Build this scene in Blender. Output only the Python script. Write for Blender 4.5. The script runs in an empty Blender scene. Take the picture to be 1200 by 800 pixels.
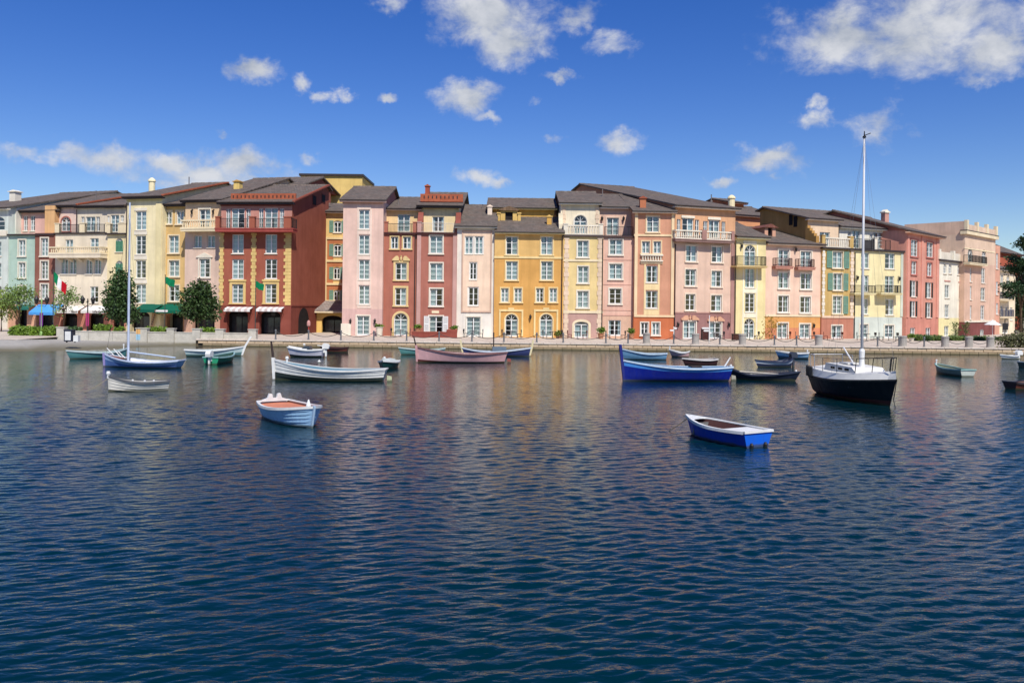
import bpy, math, random
from mathutils import Vector, Matrix
random.seed(7)
scn = bpy.context.scene
col = scn.collection
R = math.radians

# ---------------------------------------------------------------- camera
F = 1000.0            # focal length in photo pixels (1200 px wide)
CZ = 4.06             # eye height above the water
HY = 358.0            # horizon row at the middle column
ROLL = 0.0113         # the photograph leans clockwise
cam = bpy.data.cameras.new('camera')
cam.sensor_width = 36.0
cam.lens = F / 1200 * 36.0
cam.shift_y = -(400 - HY) / 1200
cam.clip_start = 0.1
cam.clip_end = 5000
camo = bpy.data.objects.new('camera', cam)
col.objects.link(camo)
camo.matrix_world = Matrix.Translation((0, 0, CZ)) @ Matrix.Rotation(R(90), 4, 'X') @ Matrix.Rotation(math.atan(ROLL), 4, 'Z')
scn.camera = camo

# ---------------------------------------------------------------- light
SUN_AZ, SUN_EL = R(18), R(51)        # to the right behind the camera
sdir = Vector((math.sin(SUN_AZ) * math.cos(SUN_EL), -math.cos(SUN_AZ) * math.cos(SUN_EL), math.sin(SUN_EL)))
sun = bpy.data.lights.new('sun', 'SUN')
sun.energy = 4.2
sun.angle = R(0.53)
sun.color = (1.0, 0.95, 0.865)
suno = bpy.data.objects.new('sun', sun)
col.objects.link(suno)
suno.rotation_euler = sdir.to_track_quat('Z', 'Y').to_euler()
suno.location = sdir * 200

scn.view_settings.view_transform = 'Standard'
scn.view_settings.look = 'None'
scn.view_settings.exposure = 0.30
scn.view_settings.gamma = 1.0
scn.view_settings.use_curve_mapping = False
scn.render.engine = 'CYCLES'

SKY_STRENGTH = 0.094
CLOUD_LUM = 0.62
w = bpy.data.worlds.new('World')
scn.world = w
w.use_nodes = True
nt = w.node_tree
nt.nodes.clear()


def nd(tree, typ, **kw):
    n = tree.nodes.new(typ)
    for k, v in kw.items():
        if k.startswith('i_'):
            key = k[2:]
            n.inputs[int(key) if key.isdigit() else key].default_value = v
        else:
            setattr(n, k, v)
    return n


def build_world():
    L = nt.links.new
    out = nd(nt, 'ShaderNodeOutputWorld')
    bg = nd(nt, 'ShaderNodeBackground')
    bg.inputs['Strength'].default_value = SKY_STRENGTH
    sky = nd(nt, 'ShaderNodeTexSky', sky_type='NISHITA')
    sky.sun_disc = False
    sky.sun_elevation = SUN_EL
    sky.sun_rotation = R(180) - SUN_AZ
    sky.altitude = 0
    sky.air_density = 1.0
    sky.dust_density = 0.15
    sky.ozone_density = 4.0
    tint = nd(nt, 'ShaderNodeHueSaturation')
    tint.inputs['Saturation'].default_value = 1.35
    tint.inputs['Hue'].default_value = 0.522
    tint.inputs['Value'].default_value = 1.0
    L(sky.outputs[0], tint.inputs['Color'])
    tc = nd(nt, 'ShaderNodeTexCoord')
    nrm = nd(nt, 'ShaderNodeVectorMath', operation='NORMALIZE')
    L(tc.outputs['Generated'], nrm.inputs[0])
    sep = nd(nt, 'ShaderNodeSeparateXYZ')
    L(nrm.outputs[0], sep.inputs[0])
    az = nd(nt, 'ShaderNodeMath', operation='ARCTAN2')
    L(sep.outputs[0], az.inputs[0]); L(sep.outputs[1], az.inputs[1])
    el = nd(nt, 'ShaderNodeMath', operation='ARCSINE')
    L(sep.outputs[2], el.inputs[0])
    ae = nd(nt, 'ShaderNodeCombineXYZ')
    L(az.outputs[0], ae.inputs[0]); L(el.outputs[0], ae.inputs[1])

    # cloud banks: photo pixel centre and half sizes, turned into azimuth/elevation
    front = [(1090, 30, 175, 66, -.0), (1000, 44, 100, 40, 0), (1165, 60, 95, 42, 0), (1150, 92, 50, 14, 0.38), (572, 18, 74, 40, .0), (604, 48, 52, 28, .0),
             (545, 116, 42, 22, .1), (572, 138, 36, 8, 0.48), (902, 186, 54, 21, 0), (1035, 146, 50, 30, .35), (955, 140, 34, 15, 0.33), (963, 118, 18, 9, 0.38),
             (115, 182, 66, 22, .25), (205, 190, 50, 20, .2), (292, 190, 52, 26, 0), (258, 156, 17, 9, 0.33), (297, 80, 40, 18, 0.28), (350, 98, 18, 14, 0.38), (375, 112, 16, 10, 0.43),
             (405, 114, 24, 8, 0.48), (455, 115, 16, 8, 0.43), (565, 207, 38, 11, .35), (592, 213, 22, 9, 0.33), (728, 164, 30, 16, 0.38), (650, 157, 26, 9, 0.48),
             (18, 178, 40, 16, 0.48), (462, 4, 24, 12, 0.43), (680, 16, 34, 18, 0.50), (722, 50, 30, 18, 0.54), (365, 190, 22, 9, 0.38),
             (658, 90, 20, 8, 0.50), (628, 120, 14, 8, 0.50), (850, 215, 22, 8, 0.48), (240, 208, 150, 18, 0.43)]
    banks = []
    for (x, y, rx, ry, thin) in front:
        xx = x + (y - 400) * ROLL
        yy = y - (x - 600) * ROLL
        dx, dz = (xx - 600) / F, (HY - yy) / F
        n = math.hypot(dx, 1)
        banks.append((math.atan2(dx, 1), math.atan2(dz, n), rx / F / n / n, ry / F / n, thin))
    rnd = random.Random(3)
    for k in range(26):       # the same fair-weather clouds go on round the rest of the sky
        a = R(38) + rnd.random() * R(284)
        a = a if a < math.pi else a - 2 * math.pi
        e = R(6) + rnd.random() ** 1.6 * R(55)
        rr = R(2.0 + 4.5 * rnd.random())
        banks.append((a, e, rr / max(.35, math.cos(e)), rr * .42, .6 * rnd.random()))
    prev = None
    wn = nd(nt, 'ShaderNodeTexNoise')
    wn.inputs['Scale'].default_value = 26
    wn.inputs['Detail'].default_value = 5
    wn.inputs['Roughness'].default_value = .6
    L(nrm.outputs[0], wn.inputs['Vector'])
    wm = nd(nt, 'ShaderNodeVectorMath', operation='MULTIPLY_ADD')
    L(wn.outputs['Color'], wm.inputs[0])
    wm.inputs[1].default_value = (.06, .045, 0)
    wm.inputs[2].default_value = (-.03, -.0225, 0)
    wa = nd(nt, 'ShaderNodeVectorMath', operation='ADD')
    L(ae.outputs[0], wa.inputs[0]); L(wm.outputs[0], wa.inputs[1])
    flat = nd(nt, 'ShaderNodeVectorMath', operation='MULTIPLY')
    L(wa.outputs[0], flat.inputs[0]); flat.inputs[1].default_value = (1, 1, 0)
    for (a, e, ra, re, thin) in banks:
        ma = nd(nt, 'ShaderNodeVectorMath', operation='MULTIPLY_ADD')
        L(flat.outputs[0], ma.inputs[0])
        ma.inputs[1].default_value = (1 / ra, 1 / re, 0)
        ma.inputs[2].default_value = (-a / ra, -e / re, thin)
        ln = nd(nt, 'ShaderNodeVectorMath', operation='LENGTH')
        L(ma.outputs[0], ln.inputs[0])
        if prev is None:
            prev = ln.outputs['Value']
        else:
            mn = nd(nt, 'ShaderNodeMath', operation='SMOOTH_MIN')
            mn.inputs[2].default_value = 0.25
            L(prev, mn.inputs[0]); L(ln.outputs['Value'], mn.inputs[1])
            prev = mn.outputs[0]

    def noise(scale, detail, rough, off=(0, 0, 0), dist=0.0):
        mp = nd(nt, 'ShaderNodeVectorMath', operation='MULTIPLY_ADD')
        L(nrm.outputs[0], mp.inputs[0])
        mp.inputs[1].default_value = (1, 1, 1.5)
        mp.inputs[2].default_value = off
        n = nd(nt, 'ShaderNodeTexNoise')
        n.inputs['Scale'].default_value = scale
        n.inputs['Detail'].default_value = detail
        n.inputs['Roughness'].default_value = rough
        n.inputs['Distortion'].default_value = dist
        L(mp.outputs[0], n.inputs['Vector'])
        return n.outputs[0]

    def mth(op, a, b, clamp=False):
        m = nd(nt, 'ShaderNodeMath', operation=op)
        m.use_clamp = clamp
        for i, q in enumerate((a, b)):
            if isinstance(q, (int, float)):
                m.inputs[i].default_value = q
            else:
                L(q, m.inputs[i])
        return m.outputs[0]
    n1 = noise(21, 9, 0.62, dist=.25)
    n0 = noise(7, 3, 0.5, (3.1, .4, 1))
    base = mth('SUBTRACT', 1.0, prev)
    fld = mth('ADD', mth('ADD', mth('MULTIPLY', base, 1.3), 0.06), mth('MULTIPLY', mth('SUBTRACT', n1, 0.5), 2.4))
    fld = mth('ADD', fld, mth('MULTIPLY', mth('SUBTRACT', n0, 0.5), 1.0))
    mr = nd(nt, 'ShaderNodeMapRange', interpolation_type='SMOOTHSTEP')
    mr.inputs['From Min'].default_value = 0.02
    mr.inputs['From Max'].default_value = 1.2
    L(fld, mr.inputs['Value'])
    gate = nd(nt, 'ShaderNodeMapRange', interpolation_type='SMOOTHSTEP')
    gate.inputs['From Min'].default_value = -0.7
    gate.inputs['From Max'].default_value = 0.1
    L(base, gate.inputs['Value'])
    dens = mth('MULTIPLY', mr.outputs[0], gate.outputs[0])
    dens = mth('MULTIPLY', dens, 0.95)
    # sun-side shading of the cloud: the same noise looked up a little towards the sun
    n2 = noise(21, 9, 0.62, (0.0, -0.004, -0.03 * 1.5), dist=.25)
    n3 = noise(11, 4, .55, (1, 2, 3))
    lit = mth('ADD', mth('MULTIPLY', mth('SUBTRACT', n1, n2), 1.6), 0.62)
    lit = mth('ADD', lit, mth('MULTIPLY', mth('SUBTRACT', n3, .5), 1.5), True)
    ramp = nd(nt, 'ShaderNodeMix', data_type='RGBA')
    c = CLOUD_LUM / SKY_STRENGTH
    ramp.inputs['A'].default_value = (c * .50, c * .56, c * .66, 1)
    ramp.inputs['B'].default_value = (c * .93, c * .95, c, 1)
    L(lit, ramp.inputs['Factor'])
    mix = nd(nt, 'ShaderNodeMix', data_type='RGBA')
    L(dens, mix.inputs['Factor'])
    L(tint.outputs[0], mix.inputs['A'])
    L(ramp.outputs['Result'], mix.inputs['B'])
    L(mix.outputs['Result'], bg.inputs['Color'])
    L(bg.outputs[0], out.inputs[0])


build_world()

# ---------------------------------------------------------------- helpers


def unroll(x, y):
    return x + (y - 400) * ROLL, y - (x - 600) * ROLL


def ray(x, y):
    xx, yy = unroll(x, y)
    return Vector(((xx - 600) / F, 1.0, (HY - yy) / F))


def on_z(x, y, z):
    """world point seen at a photo pixel on the horizontal plane z"""
    d = ray(x, y)
    k = (z - CZ) / d.z
    return Vector((d.x * k, k, z))


def at_d(x, y, D):
    d = ray(x, y)
    return Vector((d.x * D, D, CZ + d.z * D))


def tag(o, label=None, cat=None, group=None, kind=None):
    if label: o['label'] = label
    if cat: o['category'] = cat
    if group: o['group'] = group
    if kind: o['kind'] = kind
    return o


def empty(name, loc=(0, 0, 0), rz=0.0):
    o = bpy.data.objects.new(name, None)
    col.objects.link(o)
    o.location = loc
    o.rotation_euler = (0, 0, rz)
    return o


def link(name, me, parent=None, loc=(0, 0, 0), rz=0.0):
    o = bpy.data.objects.new(name, me)
    col.objects.link(o)
    o.parent = parent
    o.location = loc
    o.rotation_euler = (0, 0, rz)
    return o


class MB:
    def __init__(s):
        s.v, s.f, s.m = [], [], []

    def poly(s, pts, mi=0):
        n = len(s.v)
        s.v += [tuple(p) for p in pts]
        s.f.append(tuple(range(n, n + len(pts))))
        s.m.append(mi)

    def box(s, x0, x1, y0, y1, z0, z1, mi=0):
        n = len(s.v)
        s.v += [(x0, y0, z0), (x1, y0, z0), (x1, y1, z0), (x0, y1, z0), (x0, y0, z1), (x1, y0, z1), (x1, y1, z1), (x0, y1, z1)]
        for q in ((0, 3, 2, 1), (4, 5, 6, 7), (0, 1, 5, 4), (1, 2, 6, 5), (2, 3, 7, 6), (3, 0, 4, 7)):
            s.f.append(tuple(n + i for i in q)); s.m.append(mi)

    def prism(s, pts, a, b, axis, mi=0):
        """closed polygon pts extruded from a to b along axis 'x' (pts = y,z), 'y' (pts = x,z) or 'z' (pts = x,y)"""
        def P(p, k):
            return (k, p[0], p[1]) if axis == 'x' else ((p[0], k, p[1]) if axis == 'y' else (p[0], p[1], k))
        n, c = len(s.v), len(pts)
        s.v += [P(p, a) for p in pts] + [P(p, b) for p in pts]
        s.f.append(tuple(n + i for i in range(c))); s.m.append(mi)
        s.f.append(tuple(n + c + i for i in reversed(range(c)))); s.m.append(mi)
        for i in range(c):
            j = (i + 1) % c
            s.f.append((n + i, n + c + i, n + c + j, n + j)); s.m.append(mi)

    def lathe(s, prof, cx=0, cy=0, n=10, mi=0):
        b = len(s.v)
        for (r, z) in prof:
            for k in range(n):
                a = 2 * math.pi * k / n
                s.v.append((cx + r * math.cos(a), cy + r * math.sin(a), z))
        for i in range(len(prof) - 1):
            for k in range(n):
                q = (k + 1) % n
                s.f.append((b + i * n + k, b + i * n + q, b + (i + 1) * n + q, b + (i + 1) * n + k)); s.m.append(mi)
        s.f.append(tuple(b + k for k in reversed(range(n)))); s.m.append(mi)
        s.f.append(tuple(b + (len(prof) - 1) * n + k for k in range(n))); s.m.append(mi)

    def tube(s, pts, r, n=5, mi=0):
        pts = [Vector(p) for p in pts]
        b = len(s.v)
        for i, p in enumerate(pts):
            d = (pts[min(i + 1, len(pts) - 1)] - pts[max(i - 1, 0)]).normalized()
            u = d.cross(Vector((0, 0, 1)))
            if u.length < 1e-3: u = Vector((1, 0, 0))
            u.normalize()
            vv = d.cross(u)
            rr = r[i] if isinstance(r, (list, tuple)) else r
            for k in range(n):
                a = 2 * math.pi * k / n
                s.v.append(tuple(p + u * rr * math.cos(a) + vv * rr * math.sin(a)))
        for i in range(len(pts) - 1):
            for k in range(n):
                q = (k + 1) % n
                s.f.append((b + i * n + k, b + i * n + q, b + (i + 1) * n + q, b + (i + 1) * n + k)); s.m.append(mi)
        s.f.append(tuple(b + k for k in reversed(range(n)))); s.m.append(mi)
        s.f.append(tuple(b + (len(pts) - 1) * n + k for k in range(n))); s.m.append(mi)

    def mesh(s, name, mats, smooth=False):
        me = bpy.data.meshes.new(name)
        me.from_pydata(s.v, [], s.f)
        for m in (mats if isinstance(mats, (list, tuple)) else [mats]):
            me.materials.append(m)
        me.polygons.foreach_set('material_index', s.m)
        if smooth:
            me.polygons.foreach_set('use_smooth', [True] * len(s.f))
        me.update()
        return me

    def obj(s, name, mats, parent=None, smooth=False, loc=(0, 0, 0), rz=0.0):
        return link(name, s.mesh(name, mats, smooth), parent, loc, rz)


# ---------------------------------------------------------------- materials
def lin(c):
    return tuple(((v / 255) / 12.92 if v / 255 <= .04045 else ((v / 255 + .055) / 1.055) ** 2.4) for v in c)


MATS = {}


def base_mat(name):
    m = bpy.data.materials.new(name)
    m.use_nodes = True
    t = m.node_tree
    return m, t, t.nodes['Principled BSDF'], t.links.new


def noise_node(t, L, coord, scale, detail=4, rough=.55, sc=(1, 1, 1)):
    mp = nd(t, 'ShaderNodeMapping')
    mp.inputs['Scale'].default_value = sc
    L(coord, mp.inputs[0])
    n = nd(t, 'ShaderNodeTexNoise')
    n.inputs['Scale'].default_value = scale
    n.inputs['Detail'].default_value = detail
    n.inputs['Roughness'].default_value = rough
    L(mp.outputs[0], n.inputs['Vector'])
    return n.outputs[0]


def mixc(t, L, fac, a, b, typ='MIX'):
    mx = nd(t, 'ShaderNodeMix', data_type='RGBA', blend_type=typ)
    for i, q in (('Factor', fac), ('A', a), ('B', b)):
        if isinstance(q, (int, float)):
            mx.inputs[i].default_value = q
        elif isinstance(q, tuple):
            mx.inputs[i].default_value = (q + (1,))[:4]
        else:
            L(q, mx.inputs[i])
    return mx.outputs['Result']


def rng(t, L, v, a, b, c, d):
    m = nd(t, 'ShaderNodeMapRange')
    for i, q in enumerate((a, b, c, d)):
        m.inputs[i + 1].default_value = q
    L(v, m.inputs[0])
    return m.outputs[0]


def bump(t, L, h, bs, strength, dist):
    b = nd(t, 'ShaderNodeBump')
    b.inputs['Strength'].default_value = strength
    b.inputs['Distance'].default_value = dist
    L(h, b.inputs['Height'])
    L(b.outputs[0], bs.inputs['Normal'])


KALB = 0.86


def stucco(rgb, wear=.5):
    """painted render: faint mottling, rain streaks, fine grain"""
    key = ('st', rgb, wear)
    if key in MATS: return MATS[key]
    m, t, bs, L = base_mat('stucco')
    c = lin(rgb)
    y = .2126 * c[0] + .7152 * c[1] + .0722 * c[2]
    c = tuple(min(.84, (v * .82 + y * .18) * KALB * q + .010) for v, q in zip(c, (1.05, 1.0, .89)))
    tc = nd(t, 'ShaderNodeTexCoord').outputs['Object']
    big = noise_node(t, L, tc, .45, 5, .6)
    streak = noise_node(t, L, tc, 1.0, 4, .6, (2.2, 2.2, .16))
    fine = noise_node(t, L, tc, 9, 3, .6)
    dark = tuple(v * .74 for v in c)
    light = tuple(min(.9, v * 1.10 + .008) for v in c)
    a = mixc(t, L, rng(t, L, big, .35, .68, 0, 1), tuple(v * .84 for v in c), light)
    b = mixc(t, L, rng(t, L, streak, .48, .74, 0, wear * 1.5), a, dark)
    b = mixc(t, L, rng(t, L, fine, .3, .75, 0, .28), b, tuple(v * .82 for v in c))
    L(b, bs.inputs['Base Color'])
    bs.inputs['Roughness'].default_value = .9
    bs.inputs['Specular IOR Level'].default_value = .15
    bump(t, L, noise_node(t, L, tc, 26, 3, .6), bs, .3, .02)
    MATS[key] = m
    return m


def plain(rgb, rough=.6, spec=.3, var=.12, scale=3.0, metal=0.0, name='paint'):
    key = (name, rgb, rough, spec, var, scale, metal)
    if key in MATS: return MATS[key]
    m, t, bs, L = base_mat(name)
    c = tuple(min(.86, v * KALB) for v in lin(rgb))
    tc = nd(t, 'ShaderNodeTexCoord').outputs['Object']
    n = noise_node(t, L, tc, scale, 5, .6)
    cc = mixc(t, L, rng(t, L, n, .3, .7, 0, 1), tuple(v * (1 - var) for v in c), tuple(min(.9, v * (1 + var)) for v in c))
    if name == 'boat_paint':        # scuffs, run marks and the weedy line where the hull meets the water
        sp = nd(t, 'ShaderNodeSeparateXYZ'); L(tc, sp.inputs[0])
        st = noise_node(t, L, tc, 2.4, 5, .7, (2.5, 2.5, .35))
        cc = mixc(t, L, rng(t, L, st, .52, .75, 0, .45), cc, tuple(v * .6 + .012 for v in c))
        ad = nd(t, 'ShaderNodeMath', operation='MULTIPLY_ADD'); ad.inputs[1].default_value = -.16; L(n, ad.inputs[0]); L(sp.outputs[2], ad.inputs[2])
        cc = mixc(t, L, rng(t, L, ad.outputs[0], -.03, .03, .8, 0), cc, (.055, .06, .03))
        L(rng(t, L, st, .4, .7, rough, min(1, rough + .3)), bs.inputs['Roughness'])
    if name == 'curtain_cloth':     # every room has its own cloth
        oi = nd(t, 'ShaderNodeObjectInfo')
        cc = mixc(t, L, oi.outputs['Random'], cc, (c[0] * .72, c[1] * .70, c[2] * .64))
    L(cc, bs.inputs['Base Color'])
    if name != 'boat_paint': bs.inputs['Roughness'].default_value = rough
    bs.inputs['Specular IOR Level'].default_value = spec
    bs.inputs['Metallic'].default_value = metal
    MATS[key] = m
    return m


def tile_mat(rgb=(112, 104, 97)):
    key = ('tile', rgb)
    if key in MATS: return MATS[key]
    m, t, bs, L = base_mat('roof_tile')
    c = tuple(v * KALB for v in lin(rgb))
    tc = nd(t, 'ShaderNodeTexCoord').outputs['Object']
    br = nd(t, 'ShaderNodeTexBrick')
    br.offset = .5
    for k, v in (('Scale', 1.0), ('Mortar Size', .022), ('Mortar Smooth', .3), ('Bias', 0.0), ('Brick Width', .34), ('Row Height', .42)):
        br.inputs[k].default_value = v
    br.inputs['Color1'].default_value = tuple(v * .70 for v in c) + (1,)
    br.inputs['Color2'].default_value = tuple(v * 1.25 for v in c) + (1,)
    br.inputs['Mortar'].default_value = tuple(v * .45 for v in c) + (1,)
    L(tc, br.inputs['Vector'])
    n = noise_node(t, L, tc, .8, 5, .65)
    n2 = noise_node(t, L, tc, 3.0, 4, .6, (.22, 2.4, 2.4))
    cc = mixc(t, L, rng(t, L, n, .38, .66, 0, .55), br.outputs['Color'], (c[0] * 1.25, c[1] * 1.0, c[2] * .9))
    cc = mixc(t, L, rng(t, L, n2, .45, .72, 0, .75), cc, tuple(v * .5 for v in c))
    L(cc, bs.inputs['Base Color'])
    bs.inputs['Roughness'].default_value = .85
    bs.inputs['Specular IOR Level'].default_value = .2
    bump(t, L, br.outputs['Fac'], bs, -.6, .03)
    MATS[key] = m
    return m


def glass_mat():
    if 'glass' in MATS: return MATS['glass']
    m, t, bs, L = base_mat('window_glass')
    t.nodes.remove(bs)
    out = t.nodes['Material Output']
    tr = nd(t, 'ShaderNodeBsdfTransparent')
    tr.inputs[0].default_value = (.80, .88, .88, 1)
    gl = nd(t, 'ShaderNodeBsdfGlossy')
    gl.inputs['Roughness'].default_value = .03
    lw = nd(t, 'ShaderNodeLayerWeight')
    lw.inputs['Blend'].default_value = .32
    fr = nd(t, 'ShaderNodeMath', operation='MULTIPLY_ADD')
    fr.inputs[1].default_value = .55
    fr.inputs[2].default_value = .07
    L(lw.outputs['Facing'], fr.inputs[0])
    mx = nd(t, 'ShaderNodeMixShader')
    tc = nd(t, 'ShaderNodeTexCoord').outputs['Object']
    bp = nd(t, 'ShaderNodeBump')
    bp.inputs['Strength'].default_value = .12
    bp.inputs['Distance'].default_value = .05
    L(noise_node(t, L, tc, 1.1, 2, .5), bp.inputs['Height'])
    L(bp.outputs[0], gl.inputs['Normal'])
    L(fr.outputs[0], mx.inputs[0]); L(tr.outputs[0], mx.inputs[1]); L(gl.outputs[0], mx.inputs[2])
    L(mx.outputs[0], out.inputs[0])
    MATS['glass'] = m
    return m


def leaf_mat(rgb, name='leaf'):
    key = (name, rgb)
    if key in MATS: return MATS[key]
    m, t, bs, L = base_mat(name)
    c = lin(rgb)
    tc = nd(t, 'ShaderNodeTexCoord').outputs['Object']
    n = noise_node(t, L, tc, 1.3, 4, .7)
    n2 = noise_node(t, L, tc, 9, 2, .7)
    cc = mixc(t, L, rng(t, L, n, .35, .65, 0, 1), tuple(v * .6 for v in c), (c[0] * 1.35, c[1] * 1.25, c[2] * .9))
    cc = mixc(t, L, rng(t, L, n2, .45, .75, 0, .7), cc, (c[0] * 1.7, c[1] * 1.45, c[2] * 1.1))
    L(cc, bs.inputs['Base Color'])
    bs.inputs['Roughness'].default_value = .55
    bs.inputs['Specular IOR Level'].default_value = .35
    MATS[key] = m
    return m


WHITE = plain((236, 236, 232), .5, .3, .05, name='white_paint')
CREAM = stucco((240, 224, 190), .35)
OFFW = stucco((236, 230, 218), .35)
TILE = tile_mat()
TERRA = plain((172, 96, 68), .8, .2, .22, 2.5, name='terracotta')
GLASS = glass_mat()
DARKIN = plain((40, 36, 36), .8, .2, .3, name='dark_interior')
IRON = plain((34, 34, 36), .5, .4, .1, name='wrought_iron')
CURT = plain((214, 226, 228), .9, .1, .05, 6.0, name='curtain_cloth')
GREENSH = plain((118, 158, 138), .6, .3, .12, name='green_shutter_paint')
BLACKSH = plain((34, 44, 42), .6, .3, .12, name='black_shutter_paint')
GUTTER = plain((58, 48, 46), .5, .4, .1, name='gutter_metal')
# ---------------------------------------------------------------- water, quay, ground
def water_mat():
    m, t, bs, L = base_mat('water')
    tc = nd(t, 'ShaderNodeTexCoord').outputs['Object']
    bs.inputs['Base Color'].default_value = (.0001, .0160, .0230, 1)
    bs.inputs['Roughness'].default_value = .04
    bs.inputs['IOR'].default_value = 1.33

    def wave(scale, sc, rot, typ='FBM', detail=2.0, dist=0.0, rough=.5, off=(0, 0, 0)):
        mp = nd(t, 'ShaderNodeMapping')
        mp.inputs['Rotation'].default_value = (0, 0, rot)
        mp.inputs['Scale'].default_value = sc
        mp.inputs['Location'].default_value = off
        L(tc, mp.inputs[0])
        n = nd(t, 'ShaderNodeTexNoise')
        n.noise_type = typ
        n.normalize = True
        n.inputs['Scale'].default_value = scale
        n.inputs['Detail'].default_value = detail
        n.inputs['Roughness'].default_value = rough
        n.inputs['Distortion'].default_value = dist
        L(mp.outputs[0], n.inputs['Vector'])
        return n.outputs[0]

    def M(op, a, b):
        q = nd(t, 'ShaderNodeMath', operation=op)
        for i, v in enumerate((a, b)):
            if isinstance(v, (int, float)): q.inputs[i].default_value = v
            else: L(v, q.inputs[i])
        return q.outputs[0]

    def ridge(n):      # sharp crests, flat troughs
        return M('SUBTRACT', 1.0, M('POWER', M('ABSOLUTE', M('MULTIPLY', M('SUBTRACT', n, .5), 2.6), 0), .85))
    d = wave(1.0, (4.0, 9.5, 1), R(-14), detail=3, dist=.3)
    e = wave(1.0, (1.6, 4.0, 1), R(10), detail=2, dist=.3)
    sx = nd(t, 'ShaderNodeSeparateXYZ'); L(tc, sx.inputs[0])
    h = M('ADD', M('MULTIPLY', d, .016), M('MULTIPLY', M('MULTIPLY', e, .036), rng(t, L, sx.outputs[1], 25, 60, 0.0, 1.0)))
    # calmer water in the lee of the quay, livelier water further out
    patch = wave(.055, (.6, 1.6, 1), 0, detail=2)
    lee = rng(t, L, sx.outputs[1], 38, 74, 1.0, .42)
    h = M('MULTIPLY', M('MULTIPLY', h, lee), rng(t, L, patch, .35, .65, .75, 1.15))
    bp = nd(t, 'ShaderNodeBump')
    bp.inputs['Strength'].default_value = 1.0
    bp.inputs['Distance'].default_value = 1.0
    L(h, bp.inputs['Height'])
    L(bp.outputs[0], bs.inputs['Normal'])
    return m


def build_water():
    """the basin: real ripples where they are big enough to see, a flat sheet beyond"""
    import numpy as np
    rng_ = np.random.default_rng(11)
    rows, cols = 1160, 800
    ys = 6.4 * (84.0 / 6.4) ** (np.arange(rows) / (rows - 1))
    fx = np.linspace(-.72, .72, cols)
    X = (ys[:, None] + 6.0) * fx[None, :]
    Y = np.repeat(ys[:, None], cols, 1)
    dy = (ys * math.log(84 / 6.4) / (rows - 1))[:, None]
    Z = np.zeros_like(X); OX = np.zeros_like(X); OY = np.zeros_like(X)
    nw = 84
    for k in range(nw):
        lam = .09 * (.70 / .09) ** ((k / (nw - 1)) ** 1.1)
        th = R(106) + rng_.normal(0, R(24))          # running towards the camera, a little to the left
        kk = 2 * math.pi / lam
        slope = WAVE_SLOPE * (.55 + .9 * rng_.random()) * (1.0 if lam < .5 else .7)
        amp = slope / kk
        ph = rng_.random() * 6.283
        keep = np.clip((lam / dy - 3.0) / 3.0, 0, 1)
        # slow changes along the crests so that no train of waves runs on for ever
        gx, gy = rng_.normal(0, .5, 2)
        mod = .6 + .6 * np.sin((X * gx + Y * gy) * .55 / max(lam, .4) + rng_.random() * 6.28)
        a = kk * (X * math.cos(th) + Y * math.sin(th)) + ph + .9 * np.sin(X * .31 / max(lam, .5) + Y * .23 + rng_.random() * 6)
        s_, c_ = np.sin(a), np.cos(a)
        m_ = amp * keep * mod
        Z += m_ * s_
        OX -= m_ * c_ * math.cos(th) * .8
        OY -= m_ * c_ * math.sin(th) * .8
    lee = np.clip(1.0 - (Y - 30) / 46, .34, 1)
    gust = 1 + .30 * np.sin(X * .17 + Y * .09 + 1 + .8 * np.sin(Y * .21)) * np.sin(X * .07 - Y * .19 + 2) + .12 * np.sin(X * .5 + Y * .31) * np.sin(Y * .9 - X * .2)
    f = lee * gust
    Z *= f; OX *= f; OY *= f
    co = np.stack([X + OX, Y + OY, Z], -1).reshape(-1, 3)
    idx = np.arange(rows * cols).reshape(rows, cols)
    quads = np.stack([idx[:-1, :-1], idx[:-1, 1:], idx[1:, 1:], idx[1:, :-1]], -1).reshape(-1, 4)
    ext = np.array([(-400, -300, -.16), (400, -300, -.16), (400, 100, -.16), (-400, 100, -.16)])
    n0 = len(co)
    co = np.concatenate([co, ext]); quads = np.concatenate([quads, [[n0, n0 + 1, n0 + 2, n0 + 3]]])
    me = bpy.data.meshes.new('water')
    me.vertices.add(len(co)); me.vertices.foreach_set('co', co.astype(np.float32).ravel())
    me.loops.add(quads.size); me.loops.foreach_set('vertex_index', quads.astype(np.int32).ravel())
    me.polygons.add(len(quads)); me.polygons.foreach_set('loop_start', (np.arange(len(quads)) * 4).astype(np.int32))
    me.polygons.foreach_set('use_smooth', np.ones(len(quads), dtype=bool))
    me.update(calc_edges=True)
    me.materials.append(water_mat())
    return link('water', me)


WAVE_SLOPE = .0295
tag(build_water(), kind='structure')

GZ = 0.65
DQ = 78.9          # distance of the quay face


def pave_mat():
    m, t, bs, L = base_mat('paving')
    tc = nd(t, 'ShaderNodeTexCoord').outputs['Object']
    br = nd(t, 'ShaderNodeTexBrick')
    for k, v in (('Scale', 1.0), ('Mortar Size', .015), ('Brick Width', .8), ('Row Height', .8), ('Bias', .0)): br.inputs[k].default_value = v
    br.inputs['Color1'].default_value = (.48, .40, .32, 1); br.inputs['Color2'].default_value = (.60, .52, .43, 1); br.inputs['Mortar'].default_value = (.3, .24, .2, 1)
    L(tc, br.inputs['Vector'])
    n = noise_node(t, L, tc, .35, 5, .65)
    L(mixc(t, L, rng(t, L, n, .35, .7, 0, .6), br.outputs['Color'], (.44, .35, .28)), bs.inputs['Base Color'])
    bs.inputs['Roughness'].default_value = .9
    return m


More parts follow.
